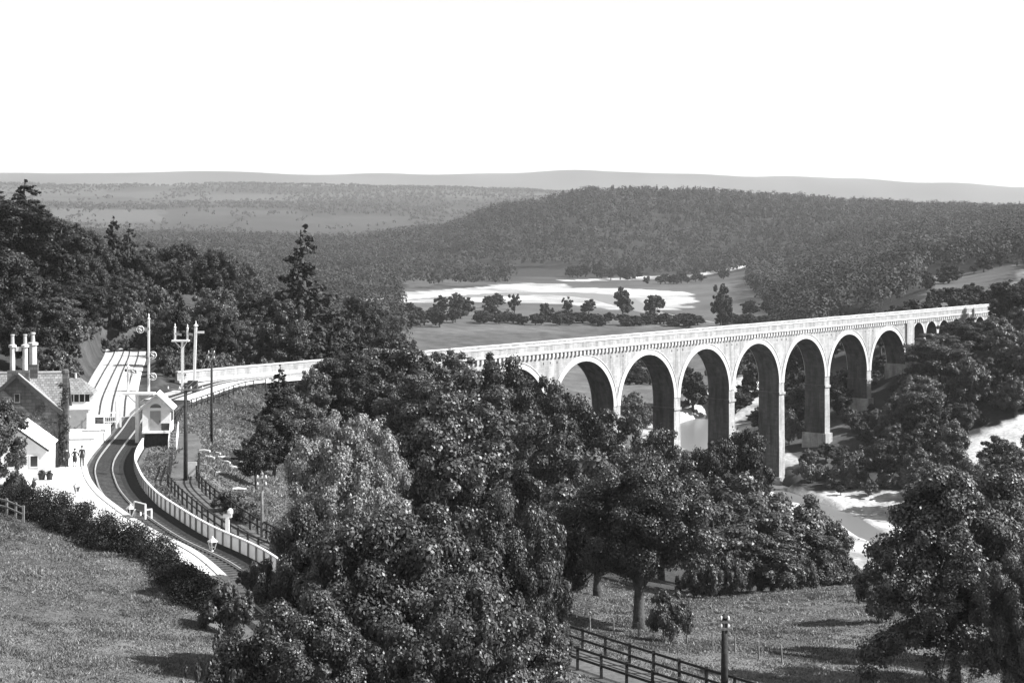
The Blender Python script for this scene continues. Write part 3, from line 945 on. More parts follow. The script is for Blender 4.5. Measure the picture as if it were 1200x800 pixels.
def white_fence():
    q = TRK[(TRK[:, 1] > 98.8) & (TRK[:, 1] < 161)]
    P = offset(q, 2.75)[:, :2]
    root = thing('panel_fence', 'long white close boarded fence with a capped top rail curving beside the track', 'fence', (P[0, 0], P[0, 1], -0.55))
    o = P[0]
    Q = path_pts(P, 1.5)
    for i in range(len(Q)):
        mb = MB(); x, y = Q[i] - o
        t = Q[min(i + 1, len(Q) - 1)] - Q[max(i - 1, 0)]; t /= np.linalg.norm(t)
        nx, ny = -t[1], t[0]
        mb.bar((x + nx * .07, y + ny * .07, -0.6), (x + nx * .07, y + ny * .07, 1.28), .11); mb.build('post', M['grey_paint'], root)
    mb = MB()
    R = path_pts(P, 0.19)
    rr = random.Random(3)
    for i in range(len(R) - 1):
        a = R[i] - o; b = R[i] - o + (R[i + 1] - R[i]) * 0.86
        zt = 1.2 + rr.uniform(-.01, .01)
        t = (R[i + 1] - R[i]); t = t / np.linalg.norm(t); nx, ny = -t[1] * .025, t[0] * .025
        mb.quad((a[0], a[1], .12), (a[0], a[1], zt), (b[0], b[1], zt), (b[0], b[1], .12))
        mb.quad((a[0] - nx, a[1] - ny, .12), (b[0] - nx, b[1] - ny, .12), (b[0] - nx, b[1] - ny, zt), (a[0] - nx, a[1] - ny, zt))
        mb.quad((a[0], a[1], .12), (a[0] - nx, a[1] - ny, .12), (a[0] - nx, a[1] - ny, zt), (a[0], a[1], zt))
    mb.build('boarding', M['white_paint'], root)
    for nm, z, wx, wz, m in (('top_rail', 1.27, .16, .1, M['white_paint']), ('bottom_rail', .05, .1, .14, M['grey_paint'])):
        mb = MB(); Rr = path_pts(P, 1.0) - o
        for i in range(len(Rr) - 1): mb.bar((*Rr[i], z), (*Rr[i + 1], z), wx, wz)
        mb.build(nm, m, root)
white_fence()

def wire_fence():
    posts = [(692, 733), (720, 737.5), (749, 742), (777, 745), (805, 748), (835, 753), (862, 758), (890, 767), (917, 771)]
    W = []
    for px, py in posts:        # foot of each post, on the meadow
        x = y = 0
        for D in np.arange(88, 140, 0.25):
            X = (px - 600) / F * D; Zr = HC - (py + 6 - HZ) / F * D
            if h1(X, D) >= Zr: x, y = X, D; break
        if y: W.append((x, y, h1(x, y)))
    root = thing('wire_fence', 'thin wire fence of weathered stakes across the meadow below the oak', 'fence', W[0])
    o = Vector(W[0]); rr = random.Random(8)
    for p in W:
        mb = MB(); q = Vector(p) - o
        mb.tube([q - Vector((0, 0, .4)), q + Vector((rr.uniform(-.1, .1), rr.uniform(-.05, .05), 1.15))], [.075, .06], 6); mb.build('stake', M['weathered_wood'], root)
    for z in (0.45, 0.75, 1.05):
        mb = MB()
        for a, b in zip(W[:-1], W[1:]):
            m_ = (Vector(a) + Vector(b)) / 2 - o + Vector((0, 0, z - .05))
            mb.tube([Vector(a) - o + Vector((0, 0, z)), m_, Vector(b) - o + Vector((0, 0, z))], .008, 4)
        mb.build('wire', M['wire'], root)
wire_fence()

def corner_fence():
    pts = [world_at(-60, 116), world_at(2, 113), world_at(12, 112), world_at(30, 109.5)]
    P = [(p[0], p[1]) for p in pts]
    rail_fence('field_fence', P, 'low weathered rail fence at the end of the hedge, in the left corner', M['weathered_wood'], h=1.15, spacing=1.6, rails=(.55, 1.0), post=.14, rail=(.06, .12))
corner_fence()

def picket(label, a, b, h=1.2, z=0.9, gap=.22):
    a = np.array(a); b = np.array(b)
    root = thing('picket_fence', label, 'fence', (a[0], a[1], z))
    L = np.linalg.norm(b - a); d = (b - a) / L
    mb = MB(); k = 0
    while k < L:
        p = d * k; mb.bar((p[0], p[1], .05), (p[0], p[1], h), .1, .03, up=(d[0], d[1], 0)); k += gap
    mb.build('pickets', M['white_paint'], root)
    for zz in (.3, h - .25):
        mb = MB(); mb.bar((0, 0, zz), (d[0] * L, d[1] * L, zz), .06, .1); mb.build('rail', M['white_paint'], root)
    for p in (np.zeros(2), d * L):
        mb = MB(); mb.bar((p[0], p[1], -.3), (p[0], p[1], h + .15), .16); mb.build('post', M['white_paint'], root)
picket('short white picket fence beside the hipped signal cabin', world_at(102.5, 166)[:2], world_at(110, 170)[:2], 1.5)
picket('white picket fence closing the far end of the platform', world_at(122, 171.5)[:2], world_at(141, 172)[:2], 1.5, .7)
picket('tall white ramp railing leading from the platform end up to the sidings', world_at(136, 176)[:2], world_at(141, 182)[:2], 2.6, 0)
# ------------------------------------------------------------------ station house
def gable_wall(mb, xa, xb, y, z0, ze, za, flip=False):
    xm = (xa + xb) / 2
    pts = [(xa, y, z0), (xb, y, z0), (xb, y, ze), (xm, y, za), (xa, y, ze)]
    if flip: pts = pts[::-1]
    mb.add(pts, [tuple(range(5))])
def slab(mb, a, b, c, d, t):
    """roof slope a-b eave, c-d ridge, thickened downwards"""
    P = [Vector(p) for p in (a, b, c, d)]
    n = (P[1] - P[0]).cross(P[3] - P[0]).normalized()
    if n.z < 0: n = -n
    Q = [p - n * t for p in P]
    vs = P + Q
    mb.add(vs, [(0, 1, 2, 3), (7, 6, 5, 4), (0, 4, 5, 1), (1, 5, 6, 2), (2, 6, 7, 3), (3, 7, 4, 0)])

def leaf_quads(C, R, n, size, rng, shell=0.55, flat=0.85, up=0.25):
    """n small leaf faces spread over clumps with centres C and radii R; returns verts and tones"""
    C = np.asarray(C, float); R = np.asarray(R, float)
    w_ = R ** 2; w_ = w_ / w_.sum()
    k = rng.choice(len(R), n, p=w_)
    d = rng.normal(size=(n, 3)); d /= np.linalg.norm(d, axis=1)[:, None]
    r = R[k] * (shell + (1 - shell) * rng.rand(n)) * (1 + 0.25 * rng.normal(size=n) * (rng.rand(n) < .25))
    p = C[k] + d * r[:, None] * np.array([1, 1, flat])
    nr = d * 0.9 + rng.normal(size=(n, 3)) * 0.42 + np.array([0, 0, up])
    nr /= np.linalg.norm(nr, axis=1)[:, None]
    a = rng.normal(size=(n, 3))
    t = np.cross(nr, a); t /= np.linalg.norm(t, axis=1)[:, None]
    b = np.cross(nr, t)
    s = size * (0.55 + 0.9 * rng.rand(n))[:, None]
    V = np.stack([p - t * s * .5, p - b * s * .33 , p + t * s * .5, p + b * s * .33], 1).reshape(-1, 3)
    ct = 0.8 + 0.4 * rng.rand(len(R))
    tone = ct[k] * (0.65 + 0.7 * rng.rand(n))
    return V, tone

def make_house():
    rz = math.radians(9)
    root = thing('station_house', 'stone station house with slated gables and tall chimneys beside the white platform', 'house', (-38.9, 140, 0.9), rz)
    st = M['rubble']
    mb = MB()
    gable_wall(mb, -7.2, -0.2, 0, 0, 4.9, 7.9)
    mb.quad((-7.2, 3, 0), (-7.2, 0, 0), (-7.2, 0, 4.9), (-7.2, 3, 4.9))
    mb.quad((-0.2, 0, 0), (-0.2, 1.0, 0), (-0.2, 1.0, 4.9), (-0.2, 0, 4.9))
    mb.quad((-0.2, 1.0, 0), (0, 1.0, 0), (0, 1.0, 4.9), (-0.2, 1.0, 4.9))
    mb.add([(0, 1.0, 0), (0, 6.0, 0), (0, 6.0, 4.9), (0, 3.5, 7.7), (0, 1.0, 4.9)], [(0, 1, 2, 3, 4)])
    mb.quad((0, 6, 0), (-7.2, 6, 0), (-7.2, 6, 4.9), (0, 6, 4.9)); mb.quad((-7.2, 6, 0), (-7.2, 3, 0), (-7.2, 3, 4.9), (-7.2, 6, 4.9))
    mb.build('wall', st, root, autouv=True)
    mb = MB()
    slab(mb, (0.06, -0.25, 4.68), (0.06, 2.6, 4.68), (-3.7, 3.5, 8.02), (-3.7, -0.25, 8.02), .16)
    slab(mb, (-7.46, 2.6, 4.68), (-7.46, -0.25, 4.68), (-3.7, -0.25, 8.02), (-3.7, 3.5, 8.02), .16)
    front = mb.build('roof', M['slate'], root, autouv=True)
    mb = MB()
    slab(mb, (-7.4, 0.78, 4.72), (0.22, 0.78, 4.72), (0.22, 3.5, 7.86), (-7.4, 3.5, 7.86), .16)
    slab(mb, (0.22, 6.22, 4.72), (-7.4, 6.22, 4.72), (-7.4, 3.5, 7.86), (0.22, 3.5, 7.86), .16)
    cross = mb.build('roof', M['slate'], root, autouv=True)
    mb = MB(); mb.bar((-7.4, 3.5, 7.9), (0.22, 3.5, 7.9), .22, .14); mb.build('ridge_tiles', M['coping'], cross)
    mb = MB(); mb.bar((0.1, -.33, 4.6), (-3.7, -.33, 8.0), .1, .3); mb.bar((-7.5, -.33, 4.6), (-3.7, -.33, 8.0), .1, .3); mb.build('bargeboard', M['dark_paint'], root)
    mb = MB(); mb.bar((.13, -.1, 4.86), (-3.6, -.1, 8.12), .34, .08); mb.build('gable_coping', M['coping'], root)
    # twin stack on the gable, joined by an arch near the top
    mb = MB(); mb.box(-4.55, -2.75, .1, .85, 7.0, 8.35); base = mb.build('chimney', M['rubble'], root, autouv=True)
    for x in (-4.15, -3.1):
        mb = MB(); mb.lathe([(.22, 0), (.22, 2.0), (.34, 2.05), (.34, 2.22), (.2, 2.3)], 8, (x, .45, 8.3)); mb.build('shaft', M['coping'], base)
        mb = MB(); mb.lathe([(.17, 0), (.14, .75), (.19, .8), (.17, .9)], 10, (x, .45, 10.55)); mb.build('chimney_pot', M['terracotta'], base)
    mb = MB(); mb.box(-3.86, -3.4, .3, .6, 10.0, 10.35); mb.build('link', M['coping'], base)
    mb = MB(); mb.box(-3.3, -2.4, 3.1, 3.9, 7.2, 8.6); c2 = mb.build('chimney', M['rubble'], root, autouv=True)
    mb = MB(); mb.lathe([(.34, 0), (.34, 1.7), (.46, 1.75), (.46, 1.95), (.3, 2.0)], 8, (-2.85, 3.5, 8.55)); mb.build('shaft', M['coping'], c2)
    mb = MB(); mb.lathe([(.2, 0), (.15, .7), (.25, .78), (.2, .92)], 10, (-2.85, 3.5, 10.5)); mb.build('chimney_pot', M['terracotta'], c2)
    # tall stone pier at the corner, ivy on it
    mb = MB(); mb.box(.05, .5, .2, .75, 0, 8.0); mb.lathe([(.28, 0), (.34, .1), (.3, .3), (.12, .42)], 8, (.27, .47, 8.0)); mb.build('corner_buttress', M['rubble'], root, autouv=True)
    rng = np.random.RandomState(2)
    C = [(0.2 + rng.uniform(-.35, .3), .0 + rng.uniform(-.1, .1), z) for z in np.arange(.4, 7.2, .35)] + [(-.6 - 1.1 * rng.rand(), -.02, .4 + 2.2 * rng.rand()) for i in range(9)]
    V, tn = leaf_quads(C, [.4] * len(C), 2600, .14, rng, .3)
    link('ivy', np_mesh('ivy', V, 2600, 4, M['leaf_dark'], tn), root)
    # one small attic window in the shaded gable, ivy round it
    for x, z, w_, h_ in ((-3.95, 5.6, .5, .8),):
        mb = MB(); mb.box(x, x + w_, -.05, .02, z, z + h_); f = mb.build('window', M['grey_paint'], root)
        mb = MB(); mb.box(x + .07, x + w_ - .07, -.06, -.051, z + .07, z + h_ - .07); mb.build('pane', M['glass'], f)
    C = [(-.6 - 4.5 * rng.rand(), -.02, 2.6 + 2.6 * rng.rand()) for i in range(26)]
    V, tn = leaf_quads(C, [.45] * len(C), 2600, .14, rng, .2, 1.0)
    V[:, 1] = np.minimum(V[:, 1] * .35, -.01)
    link('ivy', np_mesh('ivy', V, 2600, 4, M['leaf'], tn), root)
    # lower whitewashed wing towards us
    def W(x, y): return (x, y)
    mb = MB(); xa, xb, y0 = -5.1, -0.5, -6.6
    gable_wall(mb, xa, xb, y0, 0, 2.5, 4.15)
    mb.quad((xb, y0, 0), (xb, -.003, 0), (xb, -.003, 2.5), (xb, y0, 2.5)); mb.quad((xa, -.003, 0), (xa, y0, 0), (xa, y0, 2.5), (xa, -.003, 2.5))
    wing = mb.build('whitewashed_wing', M['whitewash'], root)
    mb = MB(); xm = (xa + xb) / 2
    slab(mb, (xb + .25, y0 - .2, 2.36), (xb + .25, -.01, 2.36), (xm, -.01, 4.27), (xm, y0 - .2, 4.27), .13)
    slab(mb, (xa - .25, -.01, 2.36), (xa - .25, y0 - .2, 2.36), (xm, y0 - .2, 4.27), (xm, -.01, 4.27), .13)
    mb.build('roof', M['whitewash'], wing)
    mb = MB(); mb.bar((xb + .28, y0 - .24, 2.3), (xm, y0 - .24, 4.2), .06, .17); mb.bar((xa - .28, y0 - .24, 2.3), (xm, y0 - .24, 4.2), .06, .17); mb.build('bargeboard', M['dark_paint'], wing)
    for x in (-3.7, -1.8):
        mb = MB(); mb.box(x, x + .75, y0 - .05, y0 + .02, .95, 2.0); f = mb.build('window', M['white_paint'], wing)
        mb = MB(); mb.box(x + .1, x + .65, y0 - .062, y0 - .051, 1.05, 1.9); mb.build('pane', M['glass'], f)
    # drainpipe
    mb = MB(); mb.tube([(-.32, -.1, .0), (-.32, -.1, 4.7)], .06, 8); mb.build('drainpipe', M['dark_paint'], root)
make_house()

def signal_cabin():
    root = thing('signal_cabin', 'small hipped roof signal cabin with a window band, standing behind the station house', 'cabin', (-45.0, 166.5, 0.9), math.radians(8))
    mb = MB(); mb.box(-1.7, 1.7, 0, 3, 0, 1.95); mb.build('base_wall', M['whitewash'], root)
    mb = MB(); mb.box(-1.72, 1.72, -.02, 3.02, 1.953, 2.75); mb.build('white_band', M['white_paint'], root)
    mb = MB(); mb.box(-1.6, 1.6, .08, 2.9, 2.753, 3.55); mb.build('window_band', M['glass'], root)
    for i in range(7):
        mb = MB(); x = -1.62 + i * .54; mb.bar((x, .03, 2.75), (x, .03, 3.55), .08); mb.build('mullion', M['white_paint'], root)
    for y in (1.0, 2.0, 3.0):
        mb = MB(); mb.bar((1.66, y, 2.75), (1.66, y, 3.55), .08); mb.build('mullion', M['white_paint'], root)
    mb = MB(); e = 2.05
    b = [(-e, -.35, 3.55), (e, -.35, 3.55), (e, 3.35, 3.55), (-e, 3.35, 3.55)]; t = [(-.5, 1.5, 5.1), (.5, 1.5, 5.1)]
    mb.add(b + t, [(0, 1, 5, 4), (1, 2, 5), (2, 3, 4, 5), (3, 0, 4), (3, 2, 1, 0)])
    mb.build('roof', M['slate'], root, autouv=True)
    mb = MB(); mb.box(-1.1, 1.45, -.06, -.021, .05, 1.9); d = mb.build('door', M['grey_paint'], root)
    mb = MB(); mb.bar((-1.0, -.1, 1.8), (-.3, -.1, 1.2), .05); mb.build('brace', M['white_paint'], d)
    mb = MB(); mb.lathe([(.14, 0), (.1, .5), (.16, .56)], 8, (0, 1.5, 5.05)); mb.build('finial', M['coping'], root)
signal_cabin()

def lineside_hut():
    x, D, _ = world_at(183, 162)
    root = thing('lineside_hut', 'white gabled signal hut raised on a dark base beside the curving track', 'hut', (x, D, -0.5), math.radians(6))
    W = M['white_paint']
    mb = MB(); mb.box(-1.15, 1.2, .05, 2.85, .0, 1.55); mb.build('base', M['tarred_wood'], root)
    mb = MB(); mb.box(-1.35, 1.4, -.45, 3.0, 1.553, 1.75); mb.build('landing', M['whitewash'], root)
    mb = MB(); gable_wall(mb, -1.35, 1.4, 0, 1.753, 4.1, 5.35); gable_wall(mb, -1.35, 1.4, 3, 1.753, 4.1, 5.35, True)
    mb.quad((1.4, 0, 1.753), (1.4, 3, 1.753), (1.4, 3, 4.1), (1.4, 0, 4.1)); mb.quad((-1.35, 3, 1.753), (-1.35, 0, 1.753), (-1.35, 0, 4.1), (-1.35, 3, 4.1)); mb.build('wall', W, root)
    mb = MB()
    slab(mb, (1.75, -.35, 3.85), (1.75, 3.3, 3.85), (.025, 3.3, 5.52), (.025, -.35, 5.52), .14)
    slab(mb, (-1.7, 3.3, 3.85), (-1.7, -.35, 3.85), (.025, -.35, 5.52), (.025, 3.3, 5.52), .14)
    r = mb.build('roof', M['whitewash'], root)
    mb = MB(); mb.bar((1.72, -.4, 3.78), (.03, -.4, 5.42), .08, .2); mb.bar((-1.66, -.4, 3.78), (.03, -.4, 5.42), .08, .2); mb.build('bargeboard', M['grey_paint'], r)
    mb = MB(); mb.box(-.6, .45, -.05, -.003, 1.77, 3.75); d = mb.build('door', M['grey_paint'], root)
    mb = MB(); mb.box(.3, .36, -.1, -.052, 2.6, 2.8); mb.build('handle', M['iron'], d)
    mb = MB(); mb.box(.5, 1.3, -.04, -.003, 1.8, 2.5); mb.build('dark_panel', M['dark_paint'], root)
    mb = MB(); N = 12
    pts = [(-.05 + .55 * math.cos(math.pi * k / N), -.03, 4.05 + .4 * math.sin(math.pi * k / N)) for k in range(N + 1)]
    mb.add(pts, [tuple(range(N, -1, -1))]); mb.build('fan_window', M['glass'], root)
    mb = MB(); mb.box(1.41, 1.43, .6, 2.3, 2.6, 3.6); mb.build('window', M['glass'], root)
    # stair with a white rail down the right side
    mb = MB()
    for i in range(7): mb.box(1.42, 2.2, -.4 - .3 * i, -.1 - .3 * i, 1.55 - .24 * i, 1.6 - .24 * i)
    mb.build('steps', M['weathered_wood'], root)
    for x_ in (1.45, 2.2):
        mb = MB(); mb.bar((x_, -.1, 2.6), (x_, -2.3, 1.0), .08, .1); mb.bar((x_, -.1, 1.5), (x_, -.1, 2.6), .08); mb.bar((x_, -2.3, -.2), (x_, -2.3, 1.0), .08); mb.bar((x_, -.1, 1.6), (x_, -2.3, .0), .06, .22)
        mb.build('handrail', W, root)
lineside_hut()

# ------------------------------------------------------------------ signals and poles
def s_ring(parent, c, r=0.36):
    """ring with an S inside it, carried on a siding signal arm"""
    mb = MB()
    N = 20
    mb.tube([(c[0] + r * math.cos(2 * math.pi * k / N), c[1], c[2] + r * math.sin(2 * math.pi * k / N)) for k in range(N + 1)], .042, 6, False)
    p = []
    q = r * .43
    for k in range(9):
        a = math.radians(20 + 250 * k / 8); p.append((c[0] + q * .8 * math.cos(a), c[1] - .02, c[2] + q * .85 + q * .8 * math.sin(a) * .9))
    for k in range(9):
        a = math.radians(90 - 250 * k / 8); p.append((c[0] + q * .8 * math.cos(a), c[1] - .02, c[2] - q * .75 + q * .8 * math.sin(a) * .9))
    mb.tube(p, .05, 5)
    mb.build('ring', M['white_paint'], parent)

def arm(root, x, z, L, ring=False, drop=0.0, m=None):
    mb = MB()
    mb.add([(x + .1, -.16, z - .14), (x + L, -.16, z - .16 + drop), (x + L, -.16, z + .16 + drop), (x + .1, -.16, z + .14),
            (x + .1, -.2, z - .14), (x + L, -.2, z - .16 + drop), (x + L, -.2, z + .16 + drop), (x + .1, -.2, z + .14)],
           [(0, 1, 2, 3), (7, 6, 5, 4), (0, 4, 5, 1), (1, 5, 6, 2), (2, 6, 7, 3), (3, 7, 4, 0)])
    a = mb.build('arm', m or M['grey_paint'], root)
    if ring: s_ring(a, (x + L * .62, -.24, z + drop * .6))
    mb = MB(); mb.box(x - .3, x - .12, -.12, .12, z - .12, z + .16); mb.build('lamp', M['dark_paint'], root)

def doll(root, x, z0, z1, w_=.2, cap=True):
    mb = MB(); mb.bar((x, 0, z0), (x, 0, z1), w_); d = mb.build('doll_post', M['white_paint'], root)
    mb = MB(); mb.lathe([(w_ * .8, 0), (w_ * .8, .08), (.05, .22), (.09, .36), (.03, .6)], 8, (x, 0, z1)); mb.build('finial', M['white_paint'], d)
    return d

def bracket_signal(px, D, label, zb, zbeam, xl, xr, dolls, pw=.36):
    x, y, _ = world_at(px, D)
    root = thing('bracket_signal', label, 'railway signal', (x, y, zb))
    mb = MB(); mb.bar((0, 0, -.4), (0, 0, zbeam - zb), pw); mb.build('main_post', M['white_paint'], root)
    mb = MB(); mb.box(xl, xr, -.55, .45, zbeam - zb, zbeam - zb + .22); mb.build('gallery', M['white_paint'], root)
    for s in (xl + .3, xr - .3):
        mb = MB(); mb.bar((s, 0, zbeam - zb), (0.1 * (1 if s > 0 else -1), 0, zbeam - zb - .9), .1); mb.build('bracket', M['white_paint'], root)
    for (dx, top, arms) in dolls:
        doll(root, dx, zbeam - zb + .22, top - zb, .19 if D < 200 else .22)
        for (az, L, ring) in arms: arm(root, dx, az - zb, L, ring, -.12)
    mb = MB()
    for s in (-.2, .2): mb.bar((s, .3, 0), (s, .3, zbeam - zb), .05, .05)
    k = .3
    while k < zbeam - zb: mb.bar((-.2, .3, k), (.2, .3, k), .03); k += .35
    mb.build('ladder', M['white_paint'], root)
    return root
zz = lambda py, D: HC - (py - HZ) / F * D
bracket_signal(161, 164, 'white bracket signal with S ring arms on two posts, nearest the white hut', -0.1, zz(462, 164), -1.4, 1.75,
               [(-.95, zz(430, 164), [(zz(434, 164), .95, True)]), (1.15, zz(374, 164), [(zz(385, 164), -1.3, True), (zz(415, 164), .75, True), (zz(440, 164), .75, True)])])
bracket_signal(213.5, 214, 'slender white bracket signal with two short posts on a high beam, beyond the hut', -0.3, zz(400, 214), -1.3, .95,
               [(-.95, zz(384, 214), [(zz(391, 214), .9, False)]), (.7, zz(385, 214), [(zz(391, 214), .75, False)])], .28)
def post_signal(px, D, ptop, pbase, label, lean=0.0):
    x, y, zb = world_at(px, D, pbase)
    h = zz(ptop, D) - zb
    root = thing('signal_post', label, 'railway signal', (x, y, zb))
    mb = MB(); mb.add([], []); mb.bar((0, 0, -.3), (lean, 0, h), .32); mb.build('post', M['white_paint'], root)
    mb = MB(); mb.lathe([(.32, 0), (.3, .1), (.1, .3), (.05, .7)], 8, (lean, 0, h)); mb.build('finial', M['white_paint'], root)
    arm(root, lean + .15, h - .8, 1.0, False, 0, M['white_paint'])
    mb = MB(); mb.box(-.75, .5, -.5, .5, -.2, 1.15); mb.build('lever_box', M['dark_paint'], root)
post_signal(227, 214, 382, 456, 'tall leaning white signal post with a dark box at its foot', .28)

def pole(px, D, ptop, zb, label, arms, rad=.13, m='tarred_wood', cups=M['insulator'], lean=0.0):
    x, y, _ = world_at(px, D)
    h = zz(ptop, D) - zb
    root = thing('telegraph_pole', label, 'pole', (x, y, zb), 0, None)
    mb = MB(); mb.tube([(0, 0, -.5), (lean * .5, 0, h * .5), (lean, 0, h)], [rad * 1.15, rad, rad * .8], 10); mb.build('pole', M[m], root, True)
    mb = MB(); mb.lathe([(rad, 0), (rad * 1.3, .05), (.02, .25)], 8, (lean, 0, h)); mb.build('cap', M[m], root)
    for (dz, L) in arms:
        mb = MB(); mb.bar((lean - L / 2, -.12, h - dz), (lean + L / 2, -.12, h - dz), .1, .12); a = mb.build('crossarm', M['weathered_wood'], root)
        k = 4 if L > 1.2 else 2
        for i in range(k):
            xx = lean - L / 2 + .1 + (L - .2) * i / (k - 1)
            mb = MB(); mb.lathe([(.03, 0), (.06, .05), (.065, .13), (.05, .2), (.02, .24)], 8, (xx, -.12, h - dz + .06)); mb.build('insulator', cups, a)
    return root, Vector((x + lean, y - .12, zb + h))
poles = []
poles.append(pole(217.5, 142, 378 + 75, h1(*world_at(217.5, 142)[:2]), 'dark telegraph pole with one crossarm, beside the white notice board', [(.25, 3.2)], .17))
poles.append(pole(248, 177, 410, h1(*world_at(248, 177)[:2]), 'dark telegraph pole with short crossarms on the grassy bank beyond the hut', [(.35, .8), (.95, .8)], .14))
poles.append(pole(307, 118, 556, h1(*world_at(307, 118)[:2]), 'short telegraph pole with two crossarms at the edge of the trees', [(.3, .8), (.8, .8)], .11, 'weathered_wood'))
poles.append(pole(849, 80, 724, h1(*world_at(849, 80)[:2]), 'dark telegraph pole by the meadow fence in the foreground', [(.15, .55), (.5, .55)], .17))

def wires(label, a, b, offs, sag):
    for o in offs:
        a_ = a + Vector(o); b_ = b + Vector(o)
        mb = MB(); P = []
        for k in range(17):
            t = k / 16; p = a_.lerp(b_, t); p.z -= sag * 4 * t * (1 - t); P.append(p - a_)
        mb.tube(P, .014, 4, False)
        props(mb.build('telegraph_wire', M['wire'], loc=a_), label, 'wire', 'telegraph wires strung between the poles')
wires('thin telegraph wire strung between the two tall dark poles by the white hut', poles[0][1], poles[1][1], [(-.3, 0, -.2), (.3, 0, -.2)], .8)

def notice():
    x, y, z = world_at(225, 142.5, 556)
    z = h1(x, y)
    root = thing('notice_board', 'plain white notice board standing in the grass beside the telegraph pole', 'notice board', (x, y, z))
    mb = MB(); mb.box(-.4, .4, -.05, 0, .35, 1.6); mb.build('board', M['white_paint'], root)
    for s in (-.3, .3):
        mb = MB(); mb.bar((s, .06, -.3), (s, .06, 1.5), .1); mb.build('leg', M['weathered_wood'], root)
notice()

def gate_post():
    x, y, _ = world_at(266.5, 115)
    z = h1(x, y)
    root = thing('white_stump_signal', 'short white post with cross piece and round lamp beyond the panel fence', 'signal', (x, y, z))
    h = zz(606, 115) - z
    mb = MB(); mb.bar((0, 0, -.3), (0, 0, h), .26); mb.build('post', M['white_paint'], root)
    mb = MB(); mb.box(-.3, .32, -.1, .1, h, h + .22); mb.build('cross_piece', M['white_paint'], root)
    mb = MB(); mb.lathe([(.1, 0), (.2, .05), (.2, .3), (.08, .42)], 10, (.2, 0, h + .22)); mb.build('lamp', M['white_paint'], root)
gate_post()

def lamp(px, D, ptop, label):
    x, y, _ = world_at(px, D)
    h = zz(ptop, D) - .9
    root = thing('platform_lamp', label, 'lamp post', (x, y, .9))
    mb = MB(); mb.lathe([(.14, 0), (.14, .12), (.06, .3), (.05, h - .95), (.09, h - .9), (.05, h - .8)], 10); mb.build('post', M['white_paint'], root)
    mb = MB(); mb.lathe([(.14, h - .8), (.27, h - .3)], 4); l = mb.build('lantern', M['glass'], root)
    mb = MB()
    for k in range(4):
        a = math.pi / 2 * k; mb.bar((.14 * math.cos(a), .14 * math.sin(a), h - .8), (.28 * math.cos(a), .28 * math.sin(a), h - .3), .04)
    mb.build('frame', M['white_paint'], l)
    mb = MB(); mb.lathe([(.36, h - .3), (.3, h - .22), (.1, h - .05), (.06, h), (.02, h + .08)], 4); mb.build('cap', M['white_paint'], root)
lamp(153, 118.5, 591, 'platform lamp with a square lantern beside the seat, rising over the hedge')
lamp(249, 105, 629, 'white platform lamp near the narrow end of the platform')
lamp(90, 126, 565, 'small platform lamp behind the hedge near the whitewashed wing')

def seat():
    a = np.array(world_at(158, 116.2)[:2]); b = np.array(world_at(171, 115.0)[:2])
    d = b - a; L = np.linalg.norm(d)
    root = thing('bench', 'platform seat with a dark back and white ends facing the track', 'bench', (a[0], a[1], .9), math.atan2(d[1], d[0]))
    mb = MB(); mb.box(.1, L - .1, 0, .45, .42, .48); mb.build('seat_board', M['dark_paint'], root)
    mb = MB(); mb.box(.1, L - .1, -.06, 0, .55, 1.0); mb.build('backrest', M['dark_paint'], root)
    for x in (0.02, L - .02):
        mb = MB(); mb.bar((x, -.03, 0), (x, -.03, 1.06), .1); mb.bar((x, .45, 0), (x, .45, .66), .1); mb.bar((x, -.05, .66), (x, .5, .66), .1, .07); mb.build('end_frame', M['white_paint'], root)
    mb = MB(); mb.bar((0, -.03, 1.06), (L, -.03, 1.06), .08, .06); mb.build('top_rail', M['white_paint'], root)
seat()

def tub(px, py, label):
    D = F * (HC - .9) / (py - HZ); x = (px - 600) / F * D
    root = thing('plant_tub', label, 'plant tub', (x, D, .9), 0, 'plant tubs before the white wing')
    mb = MB(); mb.lathe([(.22, 0), (.3, .45), (.34, .46), (.34, .52), (.26, .5)], 12); mb.build('tub', M['tarred_wood'], root)
    rng = np.random.RandomState(px); V, tn = leaf_quads([(0, 0, .65)], [.3], 160, .12, rng, .2)
    link('plant', np_mesh('plant', V, 160, 4, M['leaf'], tn), root)
tub(43, 551, 'dark plant tub close against the whitewashed gable, farthest from the hedge')
tub(49, 562, 'dark plant tub against the hedge, left one of the lower pair')
tub(58, 562, 'dark plant tub against the hedge, right one of the lower pair, nearest the drainpipe')

def bunker():
    x, y, _ = world_at(277, 166); z = h1(x, y)
    root = thing('coal_bunker', 'low dark tarred shelter with a sloping roof among rubble on the bank', 'shed', (x, y, z))
    mb = MB(); mb.box(-.65, .65, 0, 1.0, -.5, .6); mb.build('wall', M['tarred_wood'], root)
    mb = MB(); slab(mb, (-.75, -.15, .62), (.75, -.15, .62), (.75, 1.1, 1.0), (-.75, 1.1, 1.0), .06); mb.build('roof', M['tarred_wood'], root)
bunker()
rr = random.Random(12)
for i, (px, py, L) in enumerate([(262, 508, 1.4), (281, 500, 1.1), (252, 497, 1.5), (273, 523, 1.3), (259, 541, 1.0), (279, 553, 1.5), (240, 514, 1.2), (246, 524, 1.0), (266, 517, .8)]):
    D = 165 - (py - 495) * .33; x, y, _ = world_at(px, D); z = h1(x, y)
    a = rr.uniform(-.6, .9)
    mb = MB()
    mb.tube([(-L / 2, 0, 0), (0, .04, .03), (L / 2, 0, 0)], [.13, .15, .11], 8)
    o = mb.build('log', M['log'], loc=(x, y, z + .14)); o.rotation_euler = (0, rr.uniform(-.1, .1), a)
    props(o, 'pale peeled log lying on the rough grassy bank right of the lane', 'log', 'pale logs scattered on the bank')

